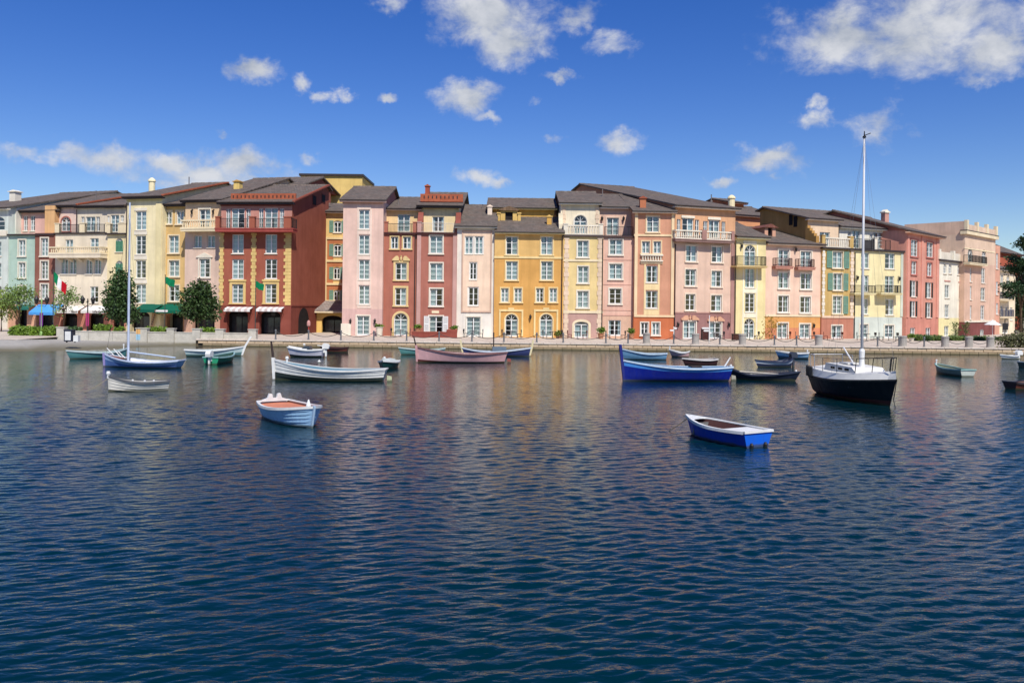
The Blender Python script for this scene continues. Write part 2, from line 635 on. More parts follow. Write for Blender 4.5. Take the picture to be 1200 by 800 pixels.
def stone_mat(c1, c2, name='quay_stone', algae=True):
    m, t, bs, L = base_mat(name)
    tc = nd(t, 'ShaderNodeTexCoord').outputs['Object']
    oi = nd(t, 'ShaderNodeObjectInfo')
    geo = nd(t, 'ShaderNodeNewGeometry')
    n = noise_node(t, L, geo.outputs['Position'], 1.4, 6, .7)
    n2 = noise_node(t, L, geo.outputs['Position'], 7, 4, .7)
    c = mixc(t, L, oi.outputs['Random'], c1, c2)
    c = mixc(t, L, rng(t, L, n, .4, .7, 0, .6), c, tuple(v * .62 for v in c1))
    c = mixc(t, L, rng(t, L, n2, .45, .7, 0, .4), c, tuple(min(1, v * 1.2) for v in c2))
    if algae:       # tide stain: a wavering weed line above the water
        s_ = nd(t, 'ShaderNodeSeparateXYZ'); L(geo.outputs['Position'], s_.inputs[0])
        ad = nd(t, 'ShaderNodeMath', operation='MULTIPLY_ADD'); ad.inputs[1].default_value = .35; L(n, ad.inputs[0]); L(s_.outputs[2], ad.inputs[2])
        c = mixc(t, L, rng(t, L, ad.outputs[0], .25, .52, .85, 0), c, (.10, .085, .035))
    L(c, bs.inputs['Base Color'])
    bs.inputs['Roughness'].default_value = .9
    bump(t, L, n2, bs, .4, .02)
    return m


PAVE = pave_mat()
STONE = stone_mat((.56, .40, .24), (.66, .50, .33))
COPE = stone_mat((.62, .52, .42), (.70, .60, .50), 'coping_stone', False)
CONC = stone_mat((.46, .43, .36), (.52, .49, .42), 'weathered_concrete')

# land behind the quay
XW = (233 - 600) * .0789        # the ramp ends here (world x)
XR = 120.0
pl = MB()
XL0 = -70.0
pl.poly([(XW - .2, DQ, GZ), (XR, DQ, GZ), (XR, 150, GZ), (XW - .2, 150, GZ)])
pl.poly([(-120, 73, GZ), (-42.5, 73, GZ), (-42.5, 150, GZ), (-120, 150, GZ)])
pl.poly([(-42.5, 80.2, GZ), (XW - .2, 80.2, GZ), (XW - .2, 150, GZ), (-42.5, 150, GZ)])
tag(pl.obj('promenade', PAVE), kind='structure')
gd = MB()
gd.poly([(-900, 149, GZ - .05), (900, 149, GZ - .05), (900, 1600, GZ - .05), (-900, 1600, GZ - .05)])
gd.poly([(XR, 60, GZ - .05), (900, 60, GZ - .05), (900, 149, GZ - .05), (XR, 149, GZ - .05)])
gd.poly([(-900, 60, GZ - .05), (-120, 60, GZ - .05), (-120, 149, GZ - .05), (-900, 149, GZ - .05)])
tag(gd.obj('ground', plain((126, 120, 96), .95, .1, .25, .2, name='dry_grass')), kind='structure')

# quay wall with its stones
qx0, qx1 = XW - .3 + 8.0 - 1.5, XR
q = MB(); q.box(XW - .3, qx1, DQ + .16, DQ + .6, -1.2, GZ - .004)
quay = tag(q.obj('quay_wall', plain((96, 84, 66), .95, .1, .2, name='mortar')), 'long low stone quay wall along the promenade edge', 'quay wall')
bm_ = {}
for (wd, ht, dp) in ((.86, .25, .2), (1.22, .145, .42)):
    k = MB(); e = .02
    k.box(-wd / 2 + e, wd / 2 - e, -.012, dp - .04, e, ht - e)
    k.box(-wd / 2 + .006, wd / 2 - .006, .006, dp - .04, .006, ht - .006)
    bm_[wd] = k.mesh('stone_block', STONE if wd < 1 else COPE)
rs = random.Random(5)
for row in range(3):
    x = XW + .4 + (.43 if row % 2 else 0)
    while x < 62:
        link('stone_block', bm_[.86], quay, (x, DQ + rs.uniform(-.012, .012), -.26 + row * .255))
        x += .875
x = XW + .4
while x < 62:
    link('coping_stone', bm_[1.22], quay, (x, DQ - .07 + rs.uniform(-.008, .008), GZ - .135 + .006))
    x += 1.235
k = MB(); k.box(62, qx1, DQ - .02, DQ + .16, -1, GZ - .001)
k.obj('plain_face', STONE, quay)

# sloping boat ramp at left
rp = MB()
top = [(-120, 73, GZ), (-56, 73, GZ), (-46, 73, GZ), (-42.4, 73.2, GZ), (-42.3, 80.2, .42), (-36, 80.1, .28), (-32, 80.05, .14), (XW + .3, 80, .02)]
wat = [on_z(-400, 412.5, 0), on_z(-80, 412, 0), on_z(0, 411.8, 0), on_z(40, 411.4, 0), on_z(80, 411, 0), on_z(150, 408, 0), on_z(200, 406, 0), on_z(237, 405.2, 0)]
low = [(p.x, p.y - 5, -.6) for p in wat]
for i in range(len(top) - 1):
    rp.poly([tuple(wat[i]), tuple(wat[i + 1]), top[i + 1], top[i]])
    rp.poly([low[i], low[i + 1], tuple(wat[i + 1]), tuple(wat[i])])
tag(rp.obj('boat_ramp', stone_mat((.33, .31, .28), (.37, .35, .31), 'ramp_concrete')), kind='structure')

# panelled retaining wall in front of the plaza
wl = empty('harbour_wall', (-42.4, 80.2, 0))
tag(wl, 'beige concrete harbour wall with square piers in front of the trees', 'wall')
PX = [(67, 76), (160, 173), (196, 204.5), (226, 235), (253, 262.5), (291.5, 300.5)]
edges = []
for (a, b_) in PX:
    p0, p1 = ray(a, 398), ray(b_, 398)
    edges.append((p0.x * 80 + 42.4, p1.x * 80 + 42.4))
    k = MB(); k.box(edges[-1][0], edges[-1][1], -.28, .34, -.8, 1.5); k.box(edges[-1][0] - .05, edges[-1][1] + .05, -.33, .39, 1.502, 1.58)
    po = k.obj('pier', CONC, wl)
    if a == 160:      # faded orange and blue notice on the second pier
        k = MB(); k.box(edges[-1][0] + .03, edges[-1][0] + .42, -.29, -.281, 1.0, 1.48); k.obj('orange_patch', plain((226, 176, 112), .8, .1, name='poster'), po)
        k = MB(); k.box(edges[-1][0] + .03, edges[-1][0] + .42, -.29, -.281, .45, .99); k.obj('blue_patch', plain((156, 196, 216), .8, .1, name='poster'), po)
for (a, b_) in zip(edges, edges[1:]):
    n = max(1, int(round((b_[0] - a[1]) / 2.4)))
    for i in range(n):
        xa = a[1] + (b_[0] - a[1]) * i / n; xb = a[1] + (b_[0] - a[1]) * (i + 1) / n
        k = MB(); k.box(xa + .012, xb - .012, -.15, .2, -.8, 1.14)
        k.obj('wall_panel', CONC, wl)
        k = MB(); k.box(xa, xb, -.19, .24, 1.142, 1.22); k.obj('wall_coping', CONC, wl)
# ---------------------------------------------------------------- buildings
GZ = 0.65             # level of the promenade above the water
DLINE = [(-120, 106), (0, 101), (130, 97.5), (215, 95), (342, 92), (402, 91.7), (790, 91.7), (865, 94.5), (963, 98), (1062, 103),
         (1100, 111), (1140, 119), (1200, 134), (1300, 160)]


def dline(x):
    for (a, p), (b, q) in zip(DLINE, DLINE[1:]):
        if x <= b:
            return p + (q - p) * (x - a) / (b - a)
    return DLINE[-1][1]


_cr = random.Random(21)


def W(x0, x1, y0, y1, cur='c', **k):
    if cur == 'c': cur = _cr.choice('cccccccgggglro')
    k.update(x0=x0, x1=x1, y0=y0, y1=y1, cur=cur)
    return k


def arch_pts(w, zs, rise, n=12):
    """points from left springing over the crown to right springing, x centred"""
    return [(-w / 2 * math.cos(math.pi * i / n), zs + rise * math.sin(math.pi * i / n)) for i in range(n + 1)]


MESH = {}


def frame_mesh(w, h, arch, door, slim):
    key = ('frame', w, h, arch, door, slim)
    if key in MESH: return MESH[key]
    mb = MB()
    fw, mw, mt = (.08, .11, .038) if not slim else (.06, .08, .038)
    d0, d1 = -.04, .05
    rise = {0: 0, 1: w / 2, 2: w * .22}[arch]
    zs = h - rise
    mb.box(-w / 2, -w / 2 + fw, d0, d1, 0, zs)
    mb.box(w / 2 - fw, w / 2, d0, d1, 0, zs)
    mb.box(-w / 2 + fw, w / 2 - fw, d0, d1, 0, .16 if door else fw)
    if arch:
        o = arch_pts(w, zs, rise); i = arch_pts(w - 2 * fw, zs, max(.05, rise - fw))
        for k in range(len(o) - 1):
            mb.prism([o[k], o[k + 1], i[k + 1], i[k]], d0, d1, 'y')
        mb.box(-w / 2 + fw, w / 2 - fw, d0, d1, zs - fw / 2, zs + fw / 2)
        if arch == 1:
            for a in (R(50), R(90), R(130)):
                c, s_ = math.cos(a), math.sin(a)
                q = rise - fw * .5
                mb.prism([(-s_ * .025, zs + fw / 2 + c * 0), (c * q - s_ * .025, zs + s_ * q), (c * q + s_ * .025, zs + s_ * q), (s_ * .025, zs + fw / 2)], d0 + .01, d1 - .02, 'y')
    else:
        mb.box(-w / 2 + fw, w / 2 - fw, d0, d1, h - fw, h)
    top = zs - (fw / 2 if arch else fw)
    bot = .16 if door else fw
    mb.box(-mw / 2, mw / 2, d0, d1, bot, top)
    n = max(1, int(round((top - bot) / .52)) - 1)
    for k in range(1, n + 1):
        z = bot + (top - bot) * k / (n + 1)
        mb.box(-w / 2 + fw, -mw / 2, d0 + .02, d1 - .03, z - mt / 2, z + mt / 2)
        mb.box(mw / 2, w / 2 - fw, d0 + .02, d1 - .03, z - mt / 2, z + mt / 2)
    MESH[key] = mb.mesh('window_frame', WHITE)
    return MESH[key]


def pane_mesh(w, h, arch):
    key = ('pane', w, h, arch)
    if key in MESH: return MESH[key]
    mb = MB()
    rise = {0: 0, 1: w / 2, 2: w * .22}[arch]
    zs = h - rise
    pts = [(-w / 2, 0.0), (w / 2, 0.0)]
    pts += list(reversed(arch_pts(w, zs, rise))) if arch else [(w / 2, h), (-w / 2, h)]
    mb.poly([(x, .025, z) for (x, z) in pts])
    MESH[key] = mb.mesh('pane', GLASS)
    return MESH[key]


def curtain_meshes(w, h, cur):
    key = ('curtain', w, h, cur)
    if key in MESH: return MESH[key]
    res = []
    spans = {'c': [(-.5, -.02), (.03, .5)], 'g': [(-.5, -.10), (.07, .5)], 'l': [(-.5, -.02), (.42, .5)], 'r': [(-.5, -.40), (.02, .5)],
             'd': [(-.5, -.44), (.45, .5)], 'o': [(-.5, -.28), (.28, .5)]}[cur]
    for (a, b) in spans:
        mb = MB()
        n = max(2, int((b - a) * w / .07))
        for k in range(n):
            xa, xb = (a + (b - a) * k / n) * w, (a + (b - a) * (k + 1) / n) * w
            ya, yb = .14 + (.05 if k % 2 else 0), .14 + (0 if k % 2 else .05)
            mb.poly([(xa, ya, .02), (xb, yb, .02), (xb, yb, h - .02), (xa, ya, h - .02)])
        res.append(mb.mesh('curtain', CURT))
    MESH[key] = res
    return res


def shutter_mesh(w, h, mat, louvre=True):
    key = ('shutter', round(w, 2), round(h, 2), mat.name)
    if key in MESH: return MESH[key]
    mb = MB()
    mb.box(-w / 2, -w / 2 + .07, -.05, 0, 0, h)
    mb.box(w / 2 - .07, w / 2, -.05, 0, 0, h)
    for z in (0, h / 2 - .05, h - .1):
        mb.box(-w / 2 + .07, w / 2 - .07, -.05, 0, z, z + .1)
    n = int(h / .11)
    for k in range(n):
        z = .1 + (h - .2) * k / n
        mb.box(-w / 2 + .07, w / 2 - .07, -.03, -.012, z, z + .075)
    MESH[key] = mb.mesh('shutter', mat)
    return MESH[key]


class Bld:
    def __init__(s, name, label, x0, x1, off=0.0, d0=None, d1=None, cat='house', yref=330):
        D0 = (dline(x0) if d0 is None else d0) + off
        D1 = (dline(x1) if d1 is None else d1) + off
        a, b = at_d(x0, yref, D0), at_d(x1, yref, D1)
        s.P = Vector((a.x, a.y, 0))
        s.u = Vector((b.x - a.x, b.y - a.y, 0)).normalized()
        s.n = Vector((-s.u.y, s.u.x, 0))
        s.root = empty(name, (a.x, a.y, GZ), math.atan2(s.u.y, s.u.x))
        tag(s.root, label, cat, 'pastel houses along the harbour')
        s.x0, s.x1 = x0, x1

    def sz(s, px, py, t=0.0):
        d = ray(px, py)
        k = (s.P.dot(s.n) + t) / d.dot(s.n)
        h = d * k
        return (Vector((h.x, h.y, 0)) - s.P).dot(s.u), CZ + h.z - GZ

    def world(s, a, t, z):
        return s.P + s.u * a + s.n * t + Vector((0, 0, z + GZ))

    def block(s, x0, x1, yt, yb=None, t=0.0, depth=9.0, bands=(), wins=(), base=None):
        """a box of wall with real openings; bands = [(material, top row)] from the top down"""
        ym = (yt + (yb or 392)) / 2
        s0, s1 = s.sz(x0, ym, t)[0], s.sz(x1, ym, t)[0]
        xm = (x0 + x1) / 2
        zt = s.sz(xm, yt, t)[1]
        zb = s.sz(xm, yb, t)[1] if yb else -.15
        ops = []
        for k in wins:
            wx, wy = (k['x0'] + k['x1']) / 2, (k['y0'] + k['y1']) / 2
            a, b = s.sz(k['x0'], wy, t)[0], s.sz(k['x1'], wy, t)[0]
            z1, z0 = s.sz(wx, k['y0'], t)[1], s.sz(wx, k['y1'], t)[1]
            wd = max(.3, round((b - a) / .05) * .05)
            c = (a + b) / 2
            if k.get('door') or k.get('hole'): z0 = max(z0, .03) if not k.get('hole') else .0
            ht = max(.4, round((z1 - z0) / .05) * .05)
            arch = k.get('arch', 0)
            rise = {0: 0, 1: wd / 2, 2: wd * .22}[arch]
            ops.append(dict(a=c - wd / 2, b=c + wd / 2, z0=z0, z1=z0 + ht, w=round(wd, 2), h=round(ht, 2), arch=arch, rise=rise, k=k))
        tops = [s.sz(xm, q[1], t)[1] for q in bands]
        for i, (mat, _) in enumerate(bands):
            hi = tops[i] if i else zt
            lo = tops[i + 1] if i + 1 < len(bands) else zb
            s._band(s0, s1, lo, hi, t, depth, mat, ops, i == 0)
        for o in ops:
            s._window(o, t)
        return dict(s0=s0, s1=s1, zt=zt, zb=zb, t=t, depth=depth)

    def _band(s, s0, s1, lo, hi, t, depth, mat, ops, cap):
        mb = MB()
        o2 = [o for o in ops if o['z0'] < hi - .01 and o['z1'] > lo + .01 and o['a'] > s0 - .01 and o['b'] < s1 + .01]
        xs = sorted({s0, s1} | {o['a'] for o in o2} | {o['b'] for o in o2})
        zs = sorted({lo, hi} | {min(hi, max(lo, o[q])) for o in o2 for q in ('z0', 'z1')})
        for xa, xb in zip(xs, xs[1:]):
            for za, zc in zip(zs, zs[1:]):
                if xb - xa < 1e-5 or zc - za < 1e-5: continue
                mx, mz = (xa + xb) / 2, (za + zc) / 2
                if any(o['a'] < mx < o['b'] and o['z0'] < mz < o['z1'] for o in o2): continue
                mb.poly([(xa, t, za), (xb, t, za), (xb, t, zc), (xa, t, zc)])
        for o in o2:
            dp = t + (.55 if o['k'].get('hole') else .26)
            za, zc = max(lo, o['z0']), min(hi, o['z1'])
            sp = min(zc, o['z1'] - o['rise'])
            if sp > za:
                mb.poly([(o['a'], t, za), (o['a'], dp, za), (o['a'], dp, sp), (o['a'], t, sp)])
                mb.poly([(o['b'], t, za), (o['b'], t, sp), (o['b'], dp, sp), (o['b'], dp, za)])
            if o['z0'] >= lo - .01: mb.poly([(o['a'], t, za), (o['b'], t, za), (o['b'], dp, za), (o['a'], dp, za)])
            if o['z1'] <= hi + .01:
                if not o['arch']:
                    mb.poly([(o['a'], t, zc), (o['a'], dp, zc), (o['b'], dp, zc), (o['b'], t, zc)])
                else:
                    c = (o['a'] + o['b']) / 2
                    p = [(c + x, z) for (x, z) in arch_pts(o['b'] - o['a'], o['z1'] - o['rise'], o['rise'], 12)]
                    for k in range(12):
                        mb.poly([(p[k][0], t, p[k][1]), (p[k + 1][0], t, p[k + 1][1]), (p[k + 1][0], dp, p[k + 1][1]), (p[k][0], dp, p[k][1])])
                        q = (o['a'], zc) if k < 6 else (o['b'], zc)
                        mb.poly([(q[0], t, q[1]), (p[k][0], t, p[k][1]), (p[k + 1][0], t, p[k + 1][1])])
        e = t + depth
        mb.poly([(s0, e, lo), (s0, t, lo), (s0, t, hi), (s0, e, hi)])
        mb.poly([(s1, t, lo), (s1, e, lo), (s1, e, hi), (s1, t, hi)])
        mb.poly([(s1, e, lo), (s0, e, lo), (s0, e, hi), (s1, e, hi)])
        if cap: mb.poly([(s0, t, hi), (s1, t, hi), (s1, e, hi), (s0, e, hi)])
        mb.obj('wall', mat, s.root)

    def _window(s, o, t):
        k = o['k']
        c = (o['a'] + o['b']) / 2
        w_, h = o['w'], o['h']
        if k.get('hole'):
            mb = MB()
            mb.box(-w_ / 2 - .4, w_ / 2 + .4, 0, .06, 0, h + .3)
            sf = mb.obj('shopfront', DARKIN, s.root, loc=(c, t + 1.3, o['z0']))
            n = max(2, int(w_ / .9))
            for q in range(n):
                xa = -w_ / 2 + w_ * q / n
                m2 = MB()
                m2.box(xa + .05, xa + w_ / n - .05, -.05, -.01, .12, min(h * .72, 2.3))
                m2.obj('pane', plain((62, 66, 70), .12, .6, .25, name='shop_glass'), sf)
            return
        door = bool(k.get('door'))
        wo = link('glazed_door' if door else 'window', frame_mesh(w_, h, o['arch'], door, w_ < .75), s.root, (c, t + .13, o['z0']))
        link('pane', pane_mesh(w_, h, o['arch']), wo)
        if k['cur']:
            for cm in curtain_meshes(w_, h - (o['rise'] if o['arch'] else 0), k['cur']): link('curtain', cm, wo)
        tr = k.get('trim')
        if tr:
            tw = k.get('tw', .13)
            key = ('trim', w_, h, o['arch'], tr.name, tw, door, k.get('ped'))
            if key not in MESH:
                mb = MB()
                y0, y1 = -.13 - .06, -.13 + .02
                rise = o['rise']; zs = h - rise
                b0 = 0 if door else -.001
                mb.box(-w_ / 2 - tw, -w_ / 2 - .002, y0, y1, b0, zs)
                mb.box(w_ / 2 + .002, w_ / 2 + tw, y0, y1, b0, zs)
                if o['arch']:
                    a, b = arch_pts(w_ + .004, zs, rise), arch_pts(w_ + 2 * tw, zs, rise + tw)
                    for q in range(len(a) - 1):
                        mb.prism([a[q], b[q], b[q + 1], a[q + 1]], y0, y1, 'y')
                else:
                    mb.box(-w_ / 2 - tw, w_ / 2 + tw, y0 - .004, y1, h + .002, h + tw)
                if not door:
                    mb.box(-w_ / 2 - tw - .06, w_ / 2 + tw + .06, y0 - .08, y1, -.13, -.003)
                MESH[key] = mb.mesh('surround', tr)
            link('surround', MESH[key], wo)
        elif not door:
            key = ('sill', w_)
            if key not in MESH:
                mb = MB(); mb.box(-w_ / 2 - .08, w_ / 2 + .08, -.13 - .10, -.13 + .02, -.1, -.003)
                MESH[key] = mb.mesh('sill', OFFW)
            link('sill', MESH[key], wo)
        if k.get('ped'):
            mb = MB(); pw = w_ / 2 + .35
            z = h + k.get('tw', .13) + .003
            if k['ped'] == 'broken':
                mb.prism([(-pw, z), (-.22, z), (-.22, z + .28), (-.35, z + .50), (-.55, z + .50), (-pw, z + .12)], -.31, -.12, 'y')
                mb.prism([(pw, z), (pw, z + .12), (.55, z + .50), (.35, z + .50), (.22, z + .28), (.22, z)], -.31, -.12, 'y')
                mb.lathe([(.09, z), (.13, z + .2), (.07, z + .42), (.1, z + .55)], 0, -.2, 8)
            elif k['ped'] == 'tri':
                mb.prism([(-pw, z), (pw, z), (pw, z + .1), (0, z + .55), (-pw, z + .1)], -.25, -.12, 'y')
            else:
                mb.box(-pw, pw, -.27, -.12, z, z + .2)
            mb.obj('pediment', k.get('pedm') or tr or OFFW, wo)
        if k.get('sh'):
            sw = k.get('sw', w_ / 2)
            sides = k.get('sides', 'lr')
            zo = h - o['rise'] if o['arch'] == 1 else h
            for sd, q in (('l', -1), ('r', 1)):
                if sd in sides:
                    link('shutter', shutter_mesh(sw, zo, k['sh']), wo, (q * (w_ / 2 + sw / 2 + .02 + (k.get('tw', 0) if tr else 0)), -.135 - (.065 if tr else 0), 0))

    # ---- attached features -------------------------------------------------
    def bar(s, name, x0, x1, y0, y1, mat, t=0.0, out=.08, inn=.02, ym=None):
        """moulding, pilaster or panel standing proud of the wall"""
        ym = (y0 + y1) / 2 if ym is None else ym
        a, b = s.sz(x0, ym, t)[0], s.sz(x1, ym, t)[0]
        xm = (x0 + x1) / 2
        z1, z0 = s.sz(xm, y0, t)[1], s.sz(xm, y1, t)[1]
        mb = MB(); mb.box(a, b, t - out, t + inn, max(z0, .004), z1)
        return mb.obj(name, mat, s.root)

    def quoins(s, x0, x1, y0, y1, mat, t=0.0, bh=.32, side=0, bg=None):
        a, b = s.sz(x0, (y0 + y1) / 2, t)[0], s.sz(x1, (y0 + y1) / 2, t)[0]
        xm = (x0 + x1) / 2
        z1, z0 = s.sz(xm, y0, t)[1], max(0.02, s.sz(xm, y1, t)[1])
        mb = MB(); z = z0; i = 0
        c = (a + b) / 2
        if bg:
            m2 = MB(); m2.box(c - (b - a) * .29, c + (b - a) * .29, t - .03, t + .01, z0, z1); m2.obj('pilaster', bg, s.root)
        while z < z1 - .05:
            zz = min(z + bh - .03, z1)
            f = 1.0 if i % 2 else .66
            if side < 0: xa, xb = a, a + (b - a) * f
            elif side > 0: xa, xb = b - (b - a) * f, b
            else: xa, xb = c - (b - a) / 2 * f, c + (b - a) / 2 * f
            mb.box(xa, xb, t - .06 - .01 * (i % 2), t + .01, z, zz)
            z += bh; i += 1
        return tag(mb.obj('quoins', mat, s.root), kind='stuff')

    def roof(s, blk, ye, yr, dd, rake=None, over=.5, ovs=(.35, .35), wallm=None, fascia=None, tile=None, xr=None, hip=0.0, back=None, xe=None):
        t = blk['t']
        xm = (s.x0 + s.x1) / 2 if xe is None else xe
        zE = s.sz(xm, ye, t - over)[1]
        zR = s.sz(xm if xr is None else xr, yr, t + dd)[1]
        sl = (zR - zE) / (dd + over)
        bk = dd if back is None else back
        th = .16
        s0, s1 = blk['s0'] - ovs[0], blk['s1'] + ovs[1]
        zB = zR - sl * bk
        mb = MB()
        mb.prism([(t - over, zE - th), (t - over, zE), (t + dd, zR), (t + dd + bk + over, zB - sl * over), (t + dd + bk + over, zB - sl * over - th), (t + dd, zR - th)], s0, s1, 'x')
        ro = mb.obj('roof', tile or TILE, s.root)
        if wallm is not None:
            g = .012 + th
            zb = blk['zt'] + .001
            zz0 = zE + sl * over - g
            if zR - g > zb + .1:
                m2 = MB()
                m2.prism([(t + .002, min(zb, zz0) - .02), (t + .002, zz0), (t + dd, zR - g), (t + dd + bk, zB - g), (t + dd + bk, min(zb, zB - g) - .05)], blk['s0'] + .002, blk['s1'] - .002, 'x')
                m2.obj('gable', wallm, s.root)
        if fascia is not None:
            m3 = MB(); m3.box(s0 + .02, s1 - .02, t - over + .02, t + .02, zE - th - .14, zE - th - .003)
            m3.obj('cornice', fascia, s.root)
            m5 = MB(); m5.tube([(s0, t - over - .06, zE - .09), (s1, t - over - .06, zE - .09)], .065, 6)
            m5.obj('gutter', GUTTER, ro)
        if rake is not None:
            for (sx, sd) in ((s0, -1), (s1, 1)):
                if (rake[1] == 'r' and sd < 0) or (rake[1] == 'l' and sd > 0): continue
                m4 = MB(); n = int((dd + over) / .4)
                for q in range(n):
                    ta, tb = t - over + (dd + over) * q / n, t - over + (dd + over) * (q + 1.08) / n
                    za, zc = zE + sl * (ta - t + over), zE + sl * (tb - t + over)
                    m4.prism([(ta, za - .06), (ta, za + .12), (tb, zc + .07), (tb, zc - .06)], sx - .16, sx + .16, 'x')
                tag(m4.obj('rake_tiles', rake[0], ro), kind='stuff')
        # ridge caps
        m6 = MB(); n = max(2, int((s1 - s0) / .45))
        for q in range(n):
            xa = s0 + (s1 - s0) * q / n; xb = s0 + (s1 - s0) * (q + 1) / n
            m6.prism([(t + dd - .17, zR - sl * .17 - .02), (t + dd, zR + .10 + .015 * (q % 2)), (t + dd + .17, zR - sl * .17 - .02)], xa, xb + .0, 'x')
        tag(m6.obj('ridge_tiles', tile or TILE, ro), kind='stuff')
        return dict(zE=zE, zR=zR, sl=sl, t=t, dd=dd, over=over)

    def on_roof(s, rf, px, py):
        """local point where a photo pixel meets the front slope"""
        best = None
        for i in range(400):
            t = rf['t'] - rf['over'] + (rf['dd'] + rf['over']) * i / 399
            a, z = s.sz(px, py, t)
            e = abs(z - (rf['zE'] + rf['sl'] * (t - rf['t'] + rf['over'])))
            if best is None or e < best[0]: best = (e, a, t, z)
        return best[1], best[2], best[3]

    def chimney(s, a, t, z, w_, h, mat, cap=None, style='box'):
        mb = MB()
        if style == 'round':
            mb.lathe([(w_ / 2, z - .8), (w_ / 2, z + h * .6), (w_ * .62, z + h * .62), (w_ * .62, z + h * .7), (w_ * .5, z + h * .85), (w_ * .2, z + h)], a, t, 12)
            o = mb.obj('chimney', mat, s.root)
        else:
            mb.box(a - w_ / 2, a + w_ / 2, t - w_ / 2, t + w_ / 2, z - .8, z + h * .78)
            o = mb.obj('chimney', mat, s.root)
            m2 = MB()
            m2.box(a - w_ * .66, a + w_ * .66, t - w_ * .66, t + w_ * .66, z + h * .78 + .002, z + h * .88)
            m2.prism([(a - w_ * .6, z + h * .882), (a + w_ * .6, z + h * .882), (a, z + h * 1.06)], t - w_ * .5, t + w_ * .5, 'y')
            m2.obj('chimney_cap', cap or mat, o)
        return o

    def vent(s, rf, px, py, h=.8):
        a, t, z = s.on_roof(rf, px, py)
        mb = MB()
        mb.lathe([(.16, z - .1), (.15, z + .1), (.06, z + .12), (.06, z + h), (.09, z + h)], a, t, 8)
        mb.obj('vent_pipe', plain((120, 112, 108), .5, .4, .1, name='vent_metal'), s.root)

    def railing(s, a, b, t, z, h, kind, mat, ends=None, parent=None, depth=None):
        """railing on the line t from a to b; with depth it returns to the wall at both ends"""
        par = parent or s.root
        mb = MB()
        if kind == 'iron':
            def run(p, q):
                p, q = Vector(p), Vector(q)
                mb.tube([p + Vector((0, 0, h)), q + Vector((0, 0, h))], .03, 5)
                mb.tube([p + Vector((0, 0, .08)), q + Vector((0, 0, .08))], .02, 4)
                n = max(2, int((q - p).length / .14))
                for k in range(n + 1):
                    c = p.lerp(q, k / n)
                    r = .03 if k in (0, n) or k % 9 == 0 else .013
                    mb.box(c.x - r, c.x + r, c.y - r, c.y + r, z, z + h)
            run((a, t, z), (b, t, z))
            if depth:
                run((a, t, z), (a, t + depth, z)); run((b, t, z), (b, t + depth, z))
            return tag(mb.obj('railing', mat, par), kind=None)
        prof = [(.055, 0), (.07, .04), (.05, .1), (.085, .3), (.05, .55), (.06, .62), (.055, .66)]

        def runb(p, q):
            p, q = Vector(p), Vector(q)
            n = max(2, int((q - p).length / .26))
            for k in range(n):
                c = p.lerp(q, (k + .5) / n)
                mb.lathe([(r * 1.0, z + .12 + zz * (h - .26) / .66) for (r, zz) in prof], c.x, c.y, 6)
        runb((a, t, z), (b, t, z))
        if depth: runb((a, t, z), (a, t + depth, z)); runb((b, t, z), (b, t + depth, z))
        ba = tag(mb.obj('balusters', mat, par, smooth=True), kind='stuff')
        m2 = MB()
        for (z0, z1, e) in ((z + .002, z + .12, .11), (z + h - .14, z + h, .13)):
            m2.box(a - .11, b + .11, t - e, t + e, z0, z1)
            if depth:
                m2.box(a - e, a + e, t + e + .002, t + depth, z0, z1); m2.box(b - e, b + e, t + e + .002, t + depth, z0, z1)
        m2.obj('handrail', mat, par)
        return ba

    def balcony(s, x0, x1, yt, ys, yb, out, kind, slabm, railm, t=0.0, brackets=0):
        """slab top row ys, slab bottom row yb, rail top row yt, all read on the balcony's front face"""
        a, b = s.sz(x0, ys, t - out)[0], s.sz(x1, ys, t - out)[0]
        xm = (x0 + x1) / 2
        z1, z0 = s.sz(xm, ys, t - out)[1], s.sz(xm, yb, t - out)[1]
        h = s.sz(xm, yt, t - out)[1] - z1
        mb = MB(); mb.box(a, b, t - out, t - .002, z0, z1)
        mb.box(a - .05, b + .05, t - out - .05, t - .003, z1 - .09, z1 + .03)
        for k in range(brackets):
            c = a + (b - a) * (k + .5) / brackets
            mb.prism([(t - .003, z0 - .003), (t - out * .8, z0 - .003), (t - .003, z0 - .45)], c - .09, c + .09, 'x')
        o = mb.obj('balcony', slabm, s.root)
        i = .1
        if kind == 'solid':
            m2 = MB()
            m2.box(a, b, t - out, t - out + .14, z1 + .032, z1 + h)
            m2.box(a, a + .14, t - out + .142, t - .003, z1 + .032, z1 + h); m2.box(b - .14, b, t - out + .142, t - .003, z1 + .032, z1 + h)
            m2.box(a - .05, b + .05, t - out - .05, t - out + .18, z1 + h + .002, z1 + h + .09)
            m2.obj('parapet', railm, o)
        else:
            s.railing(a + i, b - i, t - out + i, z1 + .032, h - .03, kind, railm, parent=o, depth=out - i - .01)
        return dict(a=a, b=b, z=z1, h=h, t=t - out, o=o)

    def deck(s, x0, x1, y, thick, mat, t=0.0, over=.15, depth=2.2, yref=None):
        """roof terrace edge: a thin dark slab along the top of the lower storeys"""
        a, b = s.sz(x0, y, t)[0], s.sz(x1, y, t)[0]
        z = s.sz((x0 + x1) / 2, y, t - over)[1]
        mb = MB(); mb.box(a - .03, b + .03, t - over, t + depth, z - thick, z)
        mb.obj('terrace', mat, s.root)
        return a, b, z

